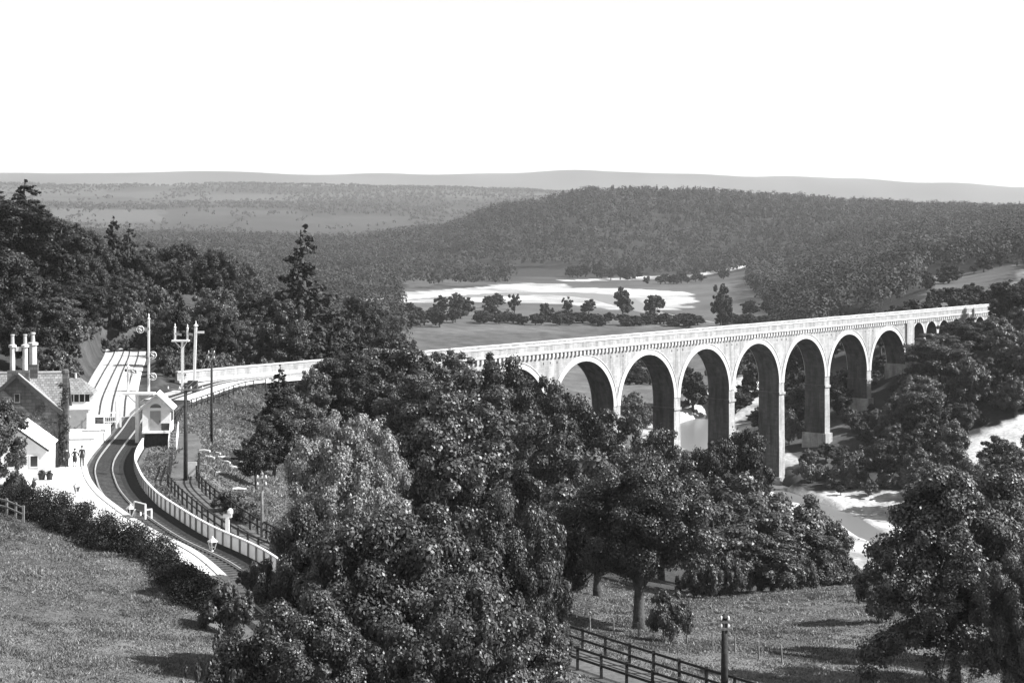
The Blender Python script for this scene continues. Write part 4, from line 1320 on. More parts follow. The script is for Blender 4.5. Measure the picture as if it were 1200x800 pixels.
# ------------------------------------------------------------------ people
def person(px, label, skirt=False, hips=False, height=1.75, turn=0.0, D=140.2):
    x, y, _ = world_at(px, D)
    k = height / 1.75
    me = bpy.data.meshes.new('person'); V = []; Ed = []; R = []
    def v(p, r, par=None):
        V.append((p[0] * k, p[1] * k, p[2] * k)); R.append(r * k)
        if par is not None: Ed.append((par, len(V) - 1))
        return len(V) - 1
    pel = v((0, 0, .95), .155); wa = v((0, 0, 1.1), .14, pel); ch = v((0, -.01, 1.3), .17, wa); sh = v((0, 0, 1.43), .12, ch); nk = v((0, 0, 1.52), .055, sh); hd = v((0, -.015, 1.6), .085, nk); tp = v((0, -.01, 1.69), .085, hd)
    v((0, -.1, 1.6), .025, hd)
    for s in (-1, 1):
        a = v((s * .19, 0, 1.41), .065, sh)
        if hips:
            e = v((s * .38, .06, 1.16), .045, a); h = v((s * .2, -.08, 1.02), .035, e); hands = (s * .2, -.08, 1.02)
            f0 = (-s, -.3, -.25)
        else:
            e = v((s * .25, .02, 1.12), .047, a); h = v((s * .25, -.05, .88), .033, e); f0 = (0.05 * s, -.15, -1)
        # palm and fingers
        d = Vector(f0).normalized(); side = d.cross(Vector((1, 0, 0))).normalized()
        p0 = Vector(V[h]) / k
        pm = v(p0 + d * .06, .03, h)
        for q, fl in ((-1.5, .06), (-.5, .075), (.5, .07), (1.5, .055)):
            b0 = v(p0 + d * .09 + side * q * .02, .01, pm); v(p0 + d * (.09 + fl) + side * q * .022 + Vector((0, -.012, 0)), .008, b0)
        v(p0 + d * .07 + side * -.055, .011, pm)
        hp = v((s * .09, 0, .88), .1, pel); kn = v((s * .1, -.015, .5), .066, hp); an = v((s * .11, .01, .09), .045, kn); v((s * .12, -.15, .045), .04, an)
    me.from_pydata(V, Ed, [])
    tmp = bpy.data.objects.new('tmp', me); COL.objects.link(tmp)
    sk = tmp.modifiers.new('s', 'SKIN'); sk.use_smooth_shade = True
    for i, r in enumerate(R): me.skin_vertices[0].data[i].radius = (r, r * (.8 if i in (0, 1, 2) else 1))
    me.skin_vertices[0].data[0].use_root = True
    ss = tmp.modifiers.new('d', 'SUBSURF'); ss.levels = ss.render_levels = 1
    bpy.context.view_layer.update()
    ev = tmp.evaluated_get(bpy.context.evaluated_depsgraph_get())
    body = bpy.data.meshes.new_from_object(ev)
    bpy.data.objects.remove(tmp)
    body.materials.clear(); body.materials.append(M['cloth']); body.materials.append(M['skin'])
    mi = []
    for p in body.polygons:
        c = p.center / k
        mi.append(1 if c.z > 1.49 or (abs(c.x) > .14 and (c.z < .9 if not hips else (c.z < 1.05 and c.y < -.05)) and c.z > .68) or (skirt and .1 < c.z < .45) else 0)
    body.polygons.foreach_set('material_index', mi)
    o = link('person', body); o.location = (x, y, .9); o.rotation_euler = (0, 0, turn)
    props(o, label, 'person')
    mb = MB(); mb.lathe([(.1, -.08), (.105, 0), (.09, .05), (.02, .07)], 12, (0, 0, 1.73 * k)); mb.lathe([(.12, 0), (.12, .015)], 12, (0, -.03, 1.7 * k)); mb.build('cap', M['cloth'], o)
    mb = MB(); mb.lathe([(.15 * k, 1.12 * k), (.19 * k, .95 * k), (.22 * k, .8 * k), (.2 * k, (.5 if skirt else .78) * k)], 12); mb.build('skirt' if skirt else 'jacket', M['cloth'], o)
    return o
person(78.2, 'person in a dark coat standing close against the ivied corner of the house', height=1.68, D=139.6, turn=.4)
person(87.6, 'shorter person in dark clothes with hands on hips and bare shins', skirt=True, hips=True, height=1.55, turn=-.2)
person(96, 'tall person in a dark suit and cap, rightmost on the white platform', height=1.78, turn=.2)
# ------------------------------------------------------------------ trees
def tree_meshes(kind, seed, H, Rc, n, leaf, m, trunk_h=.3, flat=.85, squash=1.0, nclump=34, trunk_r=None):
    rng = np.random.RandomState(seed); rr = random.Random(seed)
    mb = MB()
    tr = trunk_r or H * .028
    top = H * (.78 if kind != 'conifer' else .97)
    bend = [(rr.uniform(-.03, .03) * H * i / 5, rr.uniform(-.03, .03) * H * i / 5) for i in range(6)]
    path = [(bend[i][0], bend[i][1], -1.2 + (top + 1.2) * i / 5) for i in range(6)]
    mb.tube(path, [tr * 1.45, tr * 1.0, tr * .85, tr * .65, tr * .4, tr * .14], 9)
    C = []; R = []
    if kind == 'conifer':
        tiers = int(H * 1.15)
        for i in range(tiers):
            f = i / (tiers - 1.0)
            z = H * (.14 + .84 * f); r = Rc * (1 - f) ** .72 * rng.uniform(.75, 1.15) + .1
            for j in range(max(3, int(8 * (1 - f) + 2))):
                a = rng.uniform(0, 6.28)
                L = r * rng.uniform(.7, 1.1)
                for q in (.4, .7, 1.0):
                    C.append((math.cos(a) * L * q, math.sin(a) * L * q, z - L * q * .42 + rng.uniform(-.3, .3))); R.append(.15 * Rc * (1.15 - q * .45) * (1 - f) ** .6 + .1)
                if j % 2 == 0: mb.tube([(0, 0, z), (math.cos(a) * L * .9, math.sin(a) * L * .9, z - L * .27)], [tr * .2, .02], 5)
    elif kind == 'layered':
        for i in range(11):
            f = i / 10.0; z = H * (.2 + .74 * f); r = Rc * max(.12, 1 - ((f - .22) / .8) ** 2) ** .6 * rng.uniform(.8, 1.08)
            for j in range(int(5 + 4 * (1 - f))):
                a = rng.uniform(0, 6.28); L = r * rng.uniform(.75, 1.08); up = rng.uniform(-.06, .12)
                mb.tube([(0, 0, z - .3), (math.cos(a) * L * .5, math.sin(a) * L * .5, z + L * (.1 + up)), (math.cos(a) * L * .95, math.sin(a) * L * .95, z + L * (up - .1))], [tr * .32, tr * .16, .015], 5)
                for q in (.3, .5, .7, .86, 1.0):
                    for s in (-1, 1):
                        aa = a + s * rng.uniform(.02, .2)
                        C.append((math.cos(aa) * L * q, math.sin(aa) * L * q, z + L * (up + .12 * math.sin(q * 3.1) - .14 * q * q) + rng.uniform(-.15, .15))); R.append(Rc * rng.uniform(.07, .125))
    else:
        z0, z1 = H * trunk_h, H
        cz = (z0 + z1) / 2; hz_ = (z1 - z0) / 2 * .86
        lob = rng.normal(size=(7, 3)); lob /= np.linalg.norm(lob, axis=1)[:, None]
        for i in range(nclump):
            d = rng.normal(size=3); d /= np.linalg.norm(d)
            if kind == 'bush' and d[2] < -.3: d[2] *= -.4
            g = 1 + .18 * max((lob @ d).max() - .6, -.5)
            q = rng.uniform(.5, .9) * g
            taper = 1.0 if d[2] < 0 else 1 - .12 * d[2]
            c = np.array([d[0] * Rc * q * taper, d[1] * Rc * q * taper, cz + d[2] * hz_ * q * squash])
            C.append(c); R.append(Rc * (rng.uniform(.1, .2) if nclump > 100 else rng.uniform(.14, .27)))
        C.append(np.array([0, 0, cz])); R.append(Rc * .5)          # inner leaves
        for i in range(max(6, nclump // 6)):                    # small sprays breaking the outline
            d = rng.normal(size=3); d /= np.linalg.norm(d); d[2] = abs(d[2]) * 1.1 - .15
            sp = .86 if leaf > .6 else 1.0
            C.append((d[0] * Rc * sp, d[1] * Rc * sp, cz + d[2] * hz_ * sp * .98)); R.append(Rc * rng.uniform(.08, .15))
        order = sorted(range(nclump), key=lambda i: -R[i])[:12]
        for i in order:
            c = C[i]; zs = H * rr.uniform(trunk_h * .75, .6)
            fz = min(zs / top, .9) * 5; k = int(fz)
            b0 = Vector(path[k]).lerp(Vector(path[min(k + 1, 5)]), fz - k); b0.z = zs
            mid = b0.lerp(Vector(c), .5) + Vector((0, 0, .08 * H * rr.uniform(-.3, .8)))
            mb.tube([b0, mid, Vector(c)], [tr * .45, tr * .3, tr * .08], 6)
    V, tone = leaf_quads(C, R, n, leaf, rng, .5, flat, .3)
    tm = mb.build('trunk', M['bark'], None, True)
    tme = tm.data; bpy.data.objects.remove(tm)
    cme = np_mesh('crown', V, n, 4, m, tone)
    return dict(trunk=tme, crown=cme, H=H, R=Rc)

P = {}
P['big'] = [tree_meshes('broad', 11 + i, 11.0, 5.2, 120000, .16, M['leaf_pale' if i == 3 else 'leaf'], .06, nclump=130) for i in range(4)]
P['oak'] = [tree_meshes('broad', 31, 12.5, 6.2, 130000, .165, M['leaf'], .22, nclump=140, trunk_r=.4)]
P['layered'] = [tree_meshes('layered', 36, 11.5, 5.4, 110000, .17, M['leaf'], trunk_r=.3)]
P['mid'] = [tree_meshes('broad', 41 + i, 12.0, 4.6, 19000, .34, M['leaf'], .08, nclump=50) for i in range(5)]
P['dark'] = [tree_meshes('broad', 61 + i, 12.0, 4.4, 17000, .34, M['leaf_dark'], .06, nclump=48) for i in range(4)]
P['tall'] = [tree_meshes('broad', 101 + i, 20.0, 6.8, 46000, .36, M['leaf_dark' if i % 2 else 'leaf'], .08, nclump=85) for i in range(4)]
P['conifer'] = [tree_meshes('conifer', 71 + i, 14.0, 4.8, 26000, .36, M['needle']) for i in range(2)]
P['bush'] = [tree_meshes('bush', 81 + i, 3.2, 2.4, 9000, .2, M['leaf'], -.2, nclump=26, trunk_r=.07) for i in range(3)]
P['small'] = [tree_meshes('broad', 91 + i, 11.0, 4.4, 3600, .85, M['leaf_far'], .0, nclump=34) for i in range(3)]
P['airy'] = [tree_meshes('broad', 96 + i, 11.0, 3.6, 1500, .7, M['leaf_far'], .1, nclump=16) for i in range(2)]
TR = random.Random(77)
NT = [0]
def plant(kind, x, y, h, wr, label, group=None, name=None, z=None, i=None, cat=None):
    """one tree: an Empty at the foot with its trunk and crown; h height, wr crown radius"""
    pr = P[kind][TR.randrange(len(P[kind])) if i is None else i]
    z = h1(x, y) if z is None else z
    nm = name or {'conifer': 'conifer_tree', 'bush': 'bush'}.get(kind, 'broadleaf_tree')
    t = thing(nm, label, cat or ('bush' if kind == 'bush' else 'tree'), (x, y, z), TR.uniform(0, 6.28), group)
    t.scale = (wr / pr['R'], wr / pr['R'], h / pr['H'])
    link('trunk', pr['trunk'], t); link('crown', pr['crown'], t)
    NT[0] += 1
    return t
def by_pixel(kind, px, D, ytop, wpx, label, **kw):
    x, y, _ = world_at(px, D); z = h1(x, y)
    return plant(kind, x, y, zz(ytop, D) - z + .3, wpx / F * D / 2, label, z=z, **kw)

# foreground: the great leafy trees between the line and us
by_pixel('big', 405, 92, 468, 150, 'pale leaved tree with the highest crown of the foreground clump, below the viaduct end', i=3)
by_pixel('big', 372, 74, 575, 140, 'leafy tree at the left of the foreground clump, overhanging the end of the fences', i=0)
by_pixel('big', 470, 66, 575, 250, 'great leafy tree in the middle of the foreground clump', i=1)
by_pixel('big', 605, 70, 572, 150, 'leafy tree at the right end of the foreground clump, left of the oak', i=2)
by_pixel('big', 545, 58, 668, 230, 'broad leafy tree at the bottom edge of the photo, right half of the foreground clump', i=0)
by_pixel('big', 350, 56, 690, 200, 'broad leafy tree at the bottom edge, left half of the foreground clump', i=2)
by_pixel('big', 640, 76, 690, 60, 'small leafy tree over the hidden start of the meadow fences', i=1)
by_pixel('bush', 298, 96, 662, 44, 'dark bush at the very end of the platform, against the track')
by_pixel('bush', 270, 86, 684, 70, 'dark bush at the lower end of the hedge')
by_pixel('tall', 84, 250, 325, 80, 'dark tree on the slope above the signal cabin roof', i=1)
by_pixel('tall', 106, 284, 330, 70, 'dark tree left of the far end of the sidings', i=3)
by_pixel('tall', 62, 232, 345, 80, 'dark tree rising behind the chimneys of the station house', i=2)
by_pixel('tall', 205, 335, 300, 60, 'tree standing behind the grey spoil heap beyond the sidings', i=0)
by_pixel('bush', 262, 62, 735, 70, 'dark bush at the foot of the grass slope beside the foreground trees')
by_pixel('bush', 225, 60, 778, 50, 'small bush low on the grass slope at the bottom edge')
# the meadow oak and its neighbours
by_pixel('tall', 455, 232, 393, 120, 'dark tree hiding the station end of the viaduct parapet', i=1)
by_pixel('tall', 400, 222, 406, 90, 'dark tree before the pale track bed, left of the viaduct end', i=3)
by_pixel('tall', 522, 236, 400, 110, 'tree standing before the first hidden arch, highest of its neighbours', i=0)
by_pixel('tall', 582, 232, 402, 100, 'dark tree just left of the first visible arch', i=1)
by_pixel('tall', 490, 205, 425, 110, 'broad tree in front of the row of dark trees at the viaduct end', i=2)
by_pixel('tall', 560, 200, 420, 130, 'broad tree below the first visible arch', i=2)
by_pixel('tall', 622, 222, 428, 100, 'tree before the pier between the first and second visible arches', i=3)
by_pixel('tall', 676, 218, 448, 110, 'tree whose top crosses the second visible arch', i=1)
by_pixel('tall', 728, 212, 466, 100, 'tree whose top reaches the third visible arch', i=0)
by_pixel('tall', 775, 206, 488, 90, 'tree before the pier right of the third visible arch', i=2)
by_pixel('tall', 640, 175, 470, 120, 'large tree filling the slope left behind the meadow oak', i=0)
by_pixel('mid', 366, 212, 428, 52, 'dark tree on the bank below the pale track bed, right of the small conifer', i=0)
by_pixel('mid', 348, 186, 462, 60, 'leafy tree on the bank in front of the small conifer', i=2)
by_pixel('tall', 1100, 372, 386, 96, 'tree standing before the small arches at the far end of the viaduct', i=0)
by_pixel('tall', 1138, 384, 370, 86, 'dark tree hiding the last arches of the viaduct', i=1)
by_pixel('tall', 1078, 352, 436, 62, 'tree in front of the broad pilaster near the far end of the viaduct', i=2)
by_pixel('tall', 826, 198, 506, 80, 'tree just left of the round topped one before the tall piers', i=1)
by_pixel('tall', 14, 286, 228, 120, 'broad dark tree below the tall conifers at the left edge of the skyline', i=1)
by_pixel('tall', 64, 300, 250, 84, 'broad dark tree on the left skyline where it drops from the tall conifers', i=3)
for q, (px, yt) in enumerate([(132, 398), (148, 392), (164, 388), (180, 392), (118, 410)]):
    by_pixel('bush', px, 283 + q * 2, yt, 26, 'bush closing the far end of the sidings', group='bushes at the end of the sidings')
by_pixel('dark', 1182, 410, 322, 62, 'dark tree at the right edge above the far end of the viaduct', i=3)
by_pixel('oak', 748, 122, 528, 205, 'large spreading oak with a bare trunk standing in the meadow', i=0, name='oak_tree')
by_pixel('mid', 668, 132, 560, 110, 'dark leafy tree close behind the left side of the meadow oak', i=1)
by_pixel('mid', 700, 150, 520, 130, 'tall leafy tree behind the meadow oak, reaching above its left shoulder', i=2)
by_pixel('bush', 785, 113, 690, 55, 'low bush under the hanging right side of the meadow oak')
# right foreground
by_pixel('layered', 1118, 94, 552, 225, 'large dark tree with layered branches standing at the right of the meadow', i=0)
by_pixel('big', 1180, 106, 532, 190, 'dark leafy tree cut by the right edge of the photo', i=0)
by_pixel('big', 1195, 88, 640, 110, 'low dark tree in the bottom right corner', i=2)
by_pixel('bush', 1030, 128, 640, 60, 'dark bush left of the layered tree at the right of the meadow')
# bushes along the brow of the meadow, above the river
for k, (px, D, yt, wp) in enumerate([(845, 160, 585, 110), (890, 172, 575, 110), (935, 178, 572, 100), (905, 160, 622, 90), (955, 172, 615, 80), (860, 185, 545, 120), (975, 186, 600, 55)]):
    by_pixel('mid', px, D, yt, wp, 'leafy tree in the thicket along the brow of the meadow, right of the oak', group='thicket trees on the meadow brow')
rb = random.Random(19)
for k in range(16):
    px = 812 + k * 11.5 + rb.uniform(-4, 4); D = 150 + (px - 812) * .14 + rb.uniform(-3, 3)
    by_pixel('bush', px, D, rb.uniform(640, 662), rb.uniform(34, 50), 'low bush under the thicket trees along the upper edge of the meadow', group='bushes along the meadow brow')
by_pixel('tall', 862, 205, 488, 90, 'round topped tree standing against the foot of the tallest white pier', i=3)
# beside the house and on the station bank
by_pixel('mid', -2, 128, 462, 80, 'dark tree hiding the left end of the station house', i=0)
by_pixel('bush', 18, 119, 538, 44, 'round garden bush before the whitewashed wing of the house')
by_pixel('conifer', 328, 205, 430, 62, 'small dark conifer standing before the pale track bed', i=0)
by_pixel('dark', 300, 150, 505, 50, 'dark shrubby tree on the rough bank beyond the lane, right of the logs', i=2)
by_pixel('dark', 322, 160, 478, 60, 'dark tree below the small conifer on the bank', i=1)
by_pixel('bush', 268, 128, 578, 40, 'dark bush in the grass between the two short telegraph poles')
by_pixel('bush', 290, 124, 592, 40, 'dark bush at the edge of the trees behind the short telegraph pole')
by_pixel('bush', 338, 108, 618, 56, 'leafy bush at the end of the white panel fence')
by_pixel('bush', 322, 96, 668, 56, 'leafy bush beyond the narrow end of the platform, beside the track')
# landmark trees on the left skyline
by_pixel('conifer', 30, 300, 211, 120, 'tallest dark conifer on the left skyline, at the edge of the photo', i=1)
by_pixel('conifer', -6, 296, 217, 110, 'dark conifer cut by the left edge on the skyline', i=0)
by_pixel('conifer', 133, 318, 254, 62, 'pointed conifer on the left skyline above the sidings', i=1)
by_pixel('conifer', 152, 322, 264, 52, 'smaller pointed conifer right beside the other one on the left skyline', i=0)
by_pixel('conifer', 358, 300, 266, 135, 'pointed conifer standing alone above the wood on the middle skyline', i=0)

# a coarse picture of what the nearer crowns hide: trees wholly behind others are left out
GW, GH = 320, 220
OCC = np.zeros((GH, GW), bool)
def cells(x, y, z, h, wr):
    cx = 600 + F * x / y; rx = F * wr / y * .92; yt = HZ + (HC - z - h) / y * F; yb = HZ + (HC - z - h * .12) / y * F
    cy = (yt + yb) / 2; ry = (yb - yt) / 2
    i0, i1 = int((cx - rx + 40) // 4), int((cx + rx + 40) // 4) + 1; j0, j1 = int((cy - ry) // 4), int((cy + ry) // 4) + 1
    J, I = np.meshgrid(np.arange(max(j0, 0), min(j1, GH)), np.arange(max(i0, 0), min(i1, GW)), indexing='ij')
    k = ((I * 4 + 2 - 40 - cx) / rx) ** 2 + ((J * 4 + 2 - cy) / ry) ** 2 < 1
    return J[k], I[k]
for o in [o for o in bpy.data.objects if o.get('category') in ('tree', 'bush')]:
    c = [c for c in o.children if c.name.startswith('crown')][0]
    b = [v[:] for v in c.bound_box]; hh = max(q[2] for q in b) * o.scale[2]; ww = max(q[0] for q in b) * o.scale[0] * .8
    J, I = cells(o.location.x, o.location.y, o.location.z, hh, ww); OCC[J, I] = True
CAND = []
placed = []
def scatter(n, xr, yr, gap, ok, seed, kinds, hr, wf, label, group, lim=None, maxn=None):
    rg = random.Random(seed); c = []
    for _ in range(n):
        x = rg.uniform(*xr); y = rg.uniform(*yr); c.append((x, y))
    X = np.array([p[0] for p in c]); Y = np.array([p[1] for p in c])
    Z = hz(X, Y); k_ok = ok(X, Y, 600 + F * X / Y, Z)
    cnt = 0
    for i in range(n):
        if not k_ok[i]: continue
        x, y, z = X[i], Y[i], Z[i]
        if any((x - a) ** 2 + (y - b) ** 2 < gap * gap for a, b in placed): continue
        h = rg.uniform(*hr); px = 600 + F * x / y
        if lim is not None:
            wpx = wf * h / y * F
            L = max(np.interp(px + q * wpx, lim[0], lim[1]) for q in (-1, -.5, 0, .5, 1))
            top = HZ + (HC - z - h) / y * F
            if top < L: h = HC - (L - HZ) / F * y - z
            if h < hr[0] * .55: continue
        placed.append((x, y)); cnt += 1
        CAND.append((rg.choice(kinds), x, y, h, h * wf * rg.uniform(.85, 1.15), label, group, z))
        if maxn and cnt >= maxn: break
    print(group, cnt)

ALLT = TRK[::4]
def far_from_lines(X, Y, g=5.5):
    d, _ = seg_dist(X, Y, ALLT)
    for q in (SID1[::4], SID2[::4], LANE[::4]):
        d2, _ = seg_dist(X, Y, q); d = np.minimum(d, d2)
    dv, _ = seg_dist(X, Y, TRK_V)
    return (d > g) & (dv > 6.0)
# hillside wood behind the station
limL = ([-200, 0, 30, 62, 130, 160, 200, 330, 355, 390, 450, 475, 500, 540], [205, 222, 222, 250, 262, 275, 273, 293, 290, 303, 334, 366, 395, 420])
def okL(X, Y, px, Z):
    heap = np.hypot(X - HEAP[0], Y - HEAP[1]) < 8.5
    yard = (px > 95) & (px < 225) & (Y < 238) & (Y > 150)
    bank = (px > 215) & (px < 352) & (Y < 235)
    front = (px > 215) & (px < 520) & (Y > 236) & (Y < 252)
    return far_from_lines(X, Y, 4.6) & (px > -70) & (px < 520) & (Y > 196) & ~heap & ~yard & ~bank & ~front & ((px < 100) | (Y > 238))
scatter(5200, (-170, -5), (196, 470), 6.4, okL, 3, ['tall', 'tall', 'tall', 'tall', 'conifer'], (9, 16), .34, 'tree in the dense dark wood covering the hillside behind the station', 'trees of the hillside wood', limL, 230)
# trees between the line and the river, in front of the viaduct
limC = ([300, 330, 360, 372, 400, 450, 480, 530, 585, 600, 618, 640, 660, 700, 735, 760, 790, 815, 835, 860, 885, 905, 930, 960, 985, 1000],
        [600, 520, 470, 415, 408, 412, 402, 402, 405, 416, 436, 440, 455, 463, 478, 488, 505, 520, 508, 495, 500, 540, 572, 574, 596, 640])
def okC(X, Y, px, Z):
    a = far_from_lines(X, Y, 6.0) & (px > 335) & (px < 985) & (Y > 118) & (Y < 330)
    mead = (px > 640) & (Y < 158 + (px > 800) * 14)
    rv, wd = seg_dist(X, Y, RIVER)
    left = (px < 420) & (Y < 150)
    return a & ~mead & (rv > wd + 7) & ~left
scatter(5000, (-45, 75), (118, 330), 5.4, okC, 9, ['tall'], (8, 21), .34, 'tree in the thick wood on the slope between the railway and the viaduct', 'trees below the viaduct', limC, 210)
# right bank of the river, round the far end of the viaduct
limD = ([300, 700, 850, 900, 926, 932, 960, 966, 978, 984, 1012, 1018, 1028, 1034, 1060, 1100, 1200], [470, 500, 520, 556, 545, 500, 490, 516, 516, 465, 455, 472, 472, 440, 430, 420, 420])
def okD(X, Y, px, Z):
    dv, _ = seg_dist(X, Y, TRK_V)
    rv, wd = seg_dist(X, Y, RIVER)
    bare = (((X - 106) / 15) ** 2 + ((Y - 331) / 14) ** 2) < 1
    return (px > 690) & (px < 1240) & (Y > 270) & (Y < 420) & (dv > 2.9) & (rv > wd * .42 + 3) & ~((rv < wd + 12) & (Y < 316)) & ~bare & ~((px > 985) & (px < 1095) & (Y < 318))
limR = ([925, 960, 1000, 1020, 1040, 1075, 1090, 1115, 1140, 1160, 1175, 1210, 1260], [545, 530, 512, 490, 438, 424, 406, 390, 377, 345, 332, 325, 310])
def okR(X, Y, px, Z):
    dv, _ = seg_dist(X, Y, TRK_V)
    rv, wd = seg_dist(X, Y, RIVER)
    bare = (((X - 106) / 15) ** 2 + ((Y - 331) / 14) ** 2) < 1
    behind = ((Y - V0[1]) * VU[0] - (X - V0[0]) * VU[1]) > 0
    return (px > 925) & (px < 1250) & (Y > 268) & (Y < 425) & (dv > 5.5) & (rv > wd + 6) & ~bare & ~behind
scatter(5000, (45, 150), (268, 425), 6.0, okR, 21, ['mid', 'mid', 'dark'], (6, 14), .38, 'tree on the wooded right bank in front of the far end of the viaduct', 'trees of the right bank', limR, 120)
scatter(4000, (10, 150), (270, 420), 3.1, okD, 23, ['bush', 'bush', 'bush', 'dark'], (2.2, 6.0), .55, 'bush of the scrub covering the right bank under the viaduct', 'bushes of the river bank', limD, 260)
limE = ([860, 880, 930, 1000, 1060, 1110, 1160], [480, 470, 440, 418, 405, 395, 380])
def okE(X, Y, px, Z):
    dv, _ = seg_dist(X, Y, TRK_V)
    rv, wd = seg_dist(X, Y, RIVER)
    behind = ((Y - V0[1]) * VU[0] - (X - V0[0]) * VU[1]) > 0
    return (px > 885) & (px < 1130) & (Y > 340) & (Y < 480) & (dv > 4.5) & behind & (rv > wd + 5)
scatter(4000, (45, 140), (340, 480), 4.2, okE, 29, ['dark', 'dark', 'bush'], (4, 10), .5, 'dark bushy tree filling the valley side seen through the right hand arches', 'bushy trees behind the piers', limE, 90)
def okY(X, Y, px, Z):
    heap = np.hypot(X - HEAP[0], Y - HEAP[1]) < 8
    return far_from_lines(X, Y, 4.2) & (px > 60) & (px < 345) & (Y > 176) & (Y < 315) & ~heap & ((px < 112) | (Y > 226)) & ((Y - V0[1]) * VU[0] - (X - V0[0]) * VU[1] > -4)
limY = ([0, 95, 112, 130, 160, 200, 230, 345], [330, 340, 352, 366, 378, 400, 412, 405])
scatter(5000, (-100, -15), (176, 315), 2.9, okY, 37, ['bush', 'bush', 'bush'], (1.8, 5.0), .55, 'bush of the scrub around the sidings below the hillside wood', 'scrub bushes round the sidings', limY, 180)
def okS(X, Y, px, Z):
    return far_from_lines(X, Y, 4.4) & (px > 60) & (px < 215) & (X < -52) & (np.hypot(X - HEAP[0], Y - HEAP[1]) > 6.5)
scatter(4000, (-90, -52), (222, 330), 2.3, okS, 39, ['bush'], (2.5, 5.5), .55, 'bush covering the steep bank left of the sidings', 'bushes on the bank left of the sidings', None, 170)
limB = ([840, 870, 900, 960, 1040, 1060, 1100, 1140, 1160, 1200, 1260], [420, 392, 385, 378, 352, 345, 338, 334, 330, 318, 300])
def okB(X, Y, px, Z):
    dv, _ = seg_dist(X, Y, TRK_V)
    rv, wd = seg_dist(X, Y, RIVER)
    behind = ((Y - V0[1]) * VU[0] - (X - V0[0]) * VU[1]) > 0
    return (px > 860) & (px < 1250) & (Y > 370) & (Y < 640) & (dv > 7) & behind & (rv > wd + 8) & ~((px > 1100) & (px < 1195) & (Y > 470))
scatter(5000, (50, 210), (370, 640), 7.0, okB, 33, ['small', 'small', 'dark'], (8, 16), .36, 'tree in the wood behind the far end of the viaduct', 'trees behind the viaduct', limB, 120)

# trees and hedgerows standing in the valley
for px, D, yt, wp, kd in [(603, 930, 339, 17, 'airy'), (665, 880, 343, 19, 'airy'), (690, 960, 350, 22, 'small'), (730, 930, 335, 26, 'small'), (766, 930, 341, 28, 'small'), (845, 820, 322, 22, 'airy'),
                      (846, 824, 340, 30, 'small'), (575, 900, 352, 22, 'small'), (640, 900, 352, 18, 'small'), (880, 900, 350, 26, 'small'), (905, 860, 345, 30, 'small'), (535, 980, 340, 22, 'small'), (517, 960, 345, 20, 'small')]:
    by_pixel(kd, px, D, yt, wp, {603: 'tall airy tree by the river, leftmost of the tall riverside trees', 665: 'airy tree on the near river bank in the middle of the valley', 730: 'round dark tree by the river bend in the valley', 766: 'broad round tree right of the river bend in the valley', 845: 'tall thin tree standing at the right of the valley fields'}.get(px, 'tree of the hedgerow along the near side of the river in the valley'), group=None if px in (603, 665, 730, 766, 845) else 'hedgerow trees in the valley')
def valley(pts, n, hr, seed, label, group, w=.5, kind='small'):
    rg = random.Random(seed)
    for i in range(n):
        f = rg.random() * (len(pts) - 1); k = int(f); f -= k
        px = pts[k][0] * (1 - f) + pts[k + 1][0] * f; D = pts[k][1] * (1 - f) + pts[k + 1][1] * f + rg.uniform(-18, 18)
        x, y, _ = world_at(px, D); h = rg.uniform(*hr)
        CAND.append((kind, x, y, h, h * w * rg.uniform(.8, 1.3), label, group, h1(x, y)))
valley([(560, 880), (620, 870), (700, 860), (780, 860), (860, 830), (905, 800)], 110, (3.5, 7), 4, 'low bush in the hedgerow across the valley fields', 'hedgerow bushes across the valley', .75)
valley([(668, 1660), (700, 1640), (735, 1600), (745, 1650)], 22, (10, 18), 6, 'tree of the small wood between the two bright river reaches', 'trees of the small valley wood', .42)
valley([(752, 1480), (790, 1470), (800, 1500), (830, 1500), (850, 1520)], 12, (7, 13), 7, 'tree in the line beyond the right hand field of the valley', 'trees beyond the right hand field', .5)
valley([(470, 800), (500, 820), (530, 850), (560, 1010), (590, 1060)], 16, (8, 15), 8, 'tree on the left river bank in the valley, beyond the end of the viaduct', 'trees on the left river bank', .45)
valley([(700, 700), (740, 640), (790, 560), (800, 470), (730, 450), (760, 430)], 46, (2, 5), 14, 'low scrub bush in the meadow seen through the left hand arches', 'scrub in the meadow behind the arches', .8, 'bush')
valley([(700, 640), (745, 560), (735, 520), (808, 520), (826, 500)], 10, (4, 9), 9, 'bush in the fields seen through the viaduct arches', 'bushes seen through the arches', .7)
valley([(1085, 560), (1112, 545), (1145, 528)], 16, (3, 8), 15, 'low tree in the hedge below the sloping field on the right', 'hedge below the sloping field', .6)
valley([(1085, 700), (1130, 790), (1180, 830)], 14, (5, 10), 16, 'tree along the top of the sloping field on the right', 'trees above the sloping field', .5)
valley([(812, 470), (822, 480), (868, 470), (925, 460), (940, 450)], 10, (8, 13), 10, 'dark tree by the river seen through the middle arches', 'trees seen through the arches', .45, 'small')

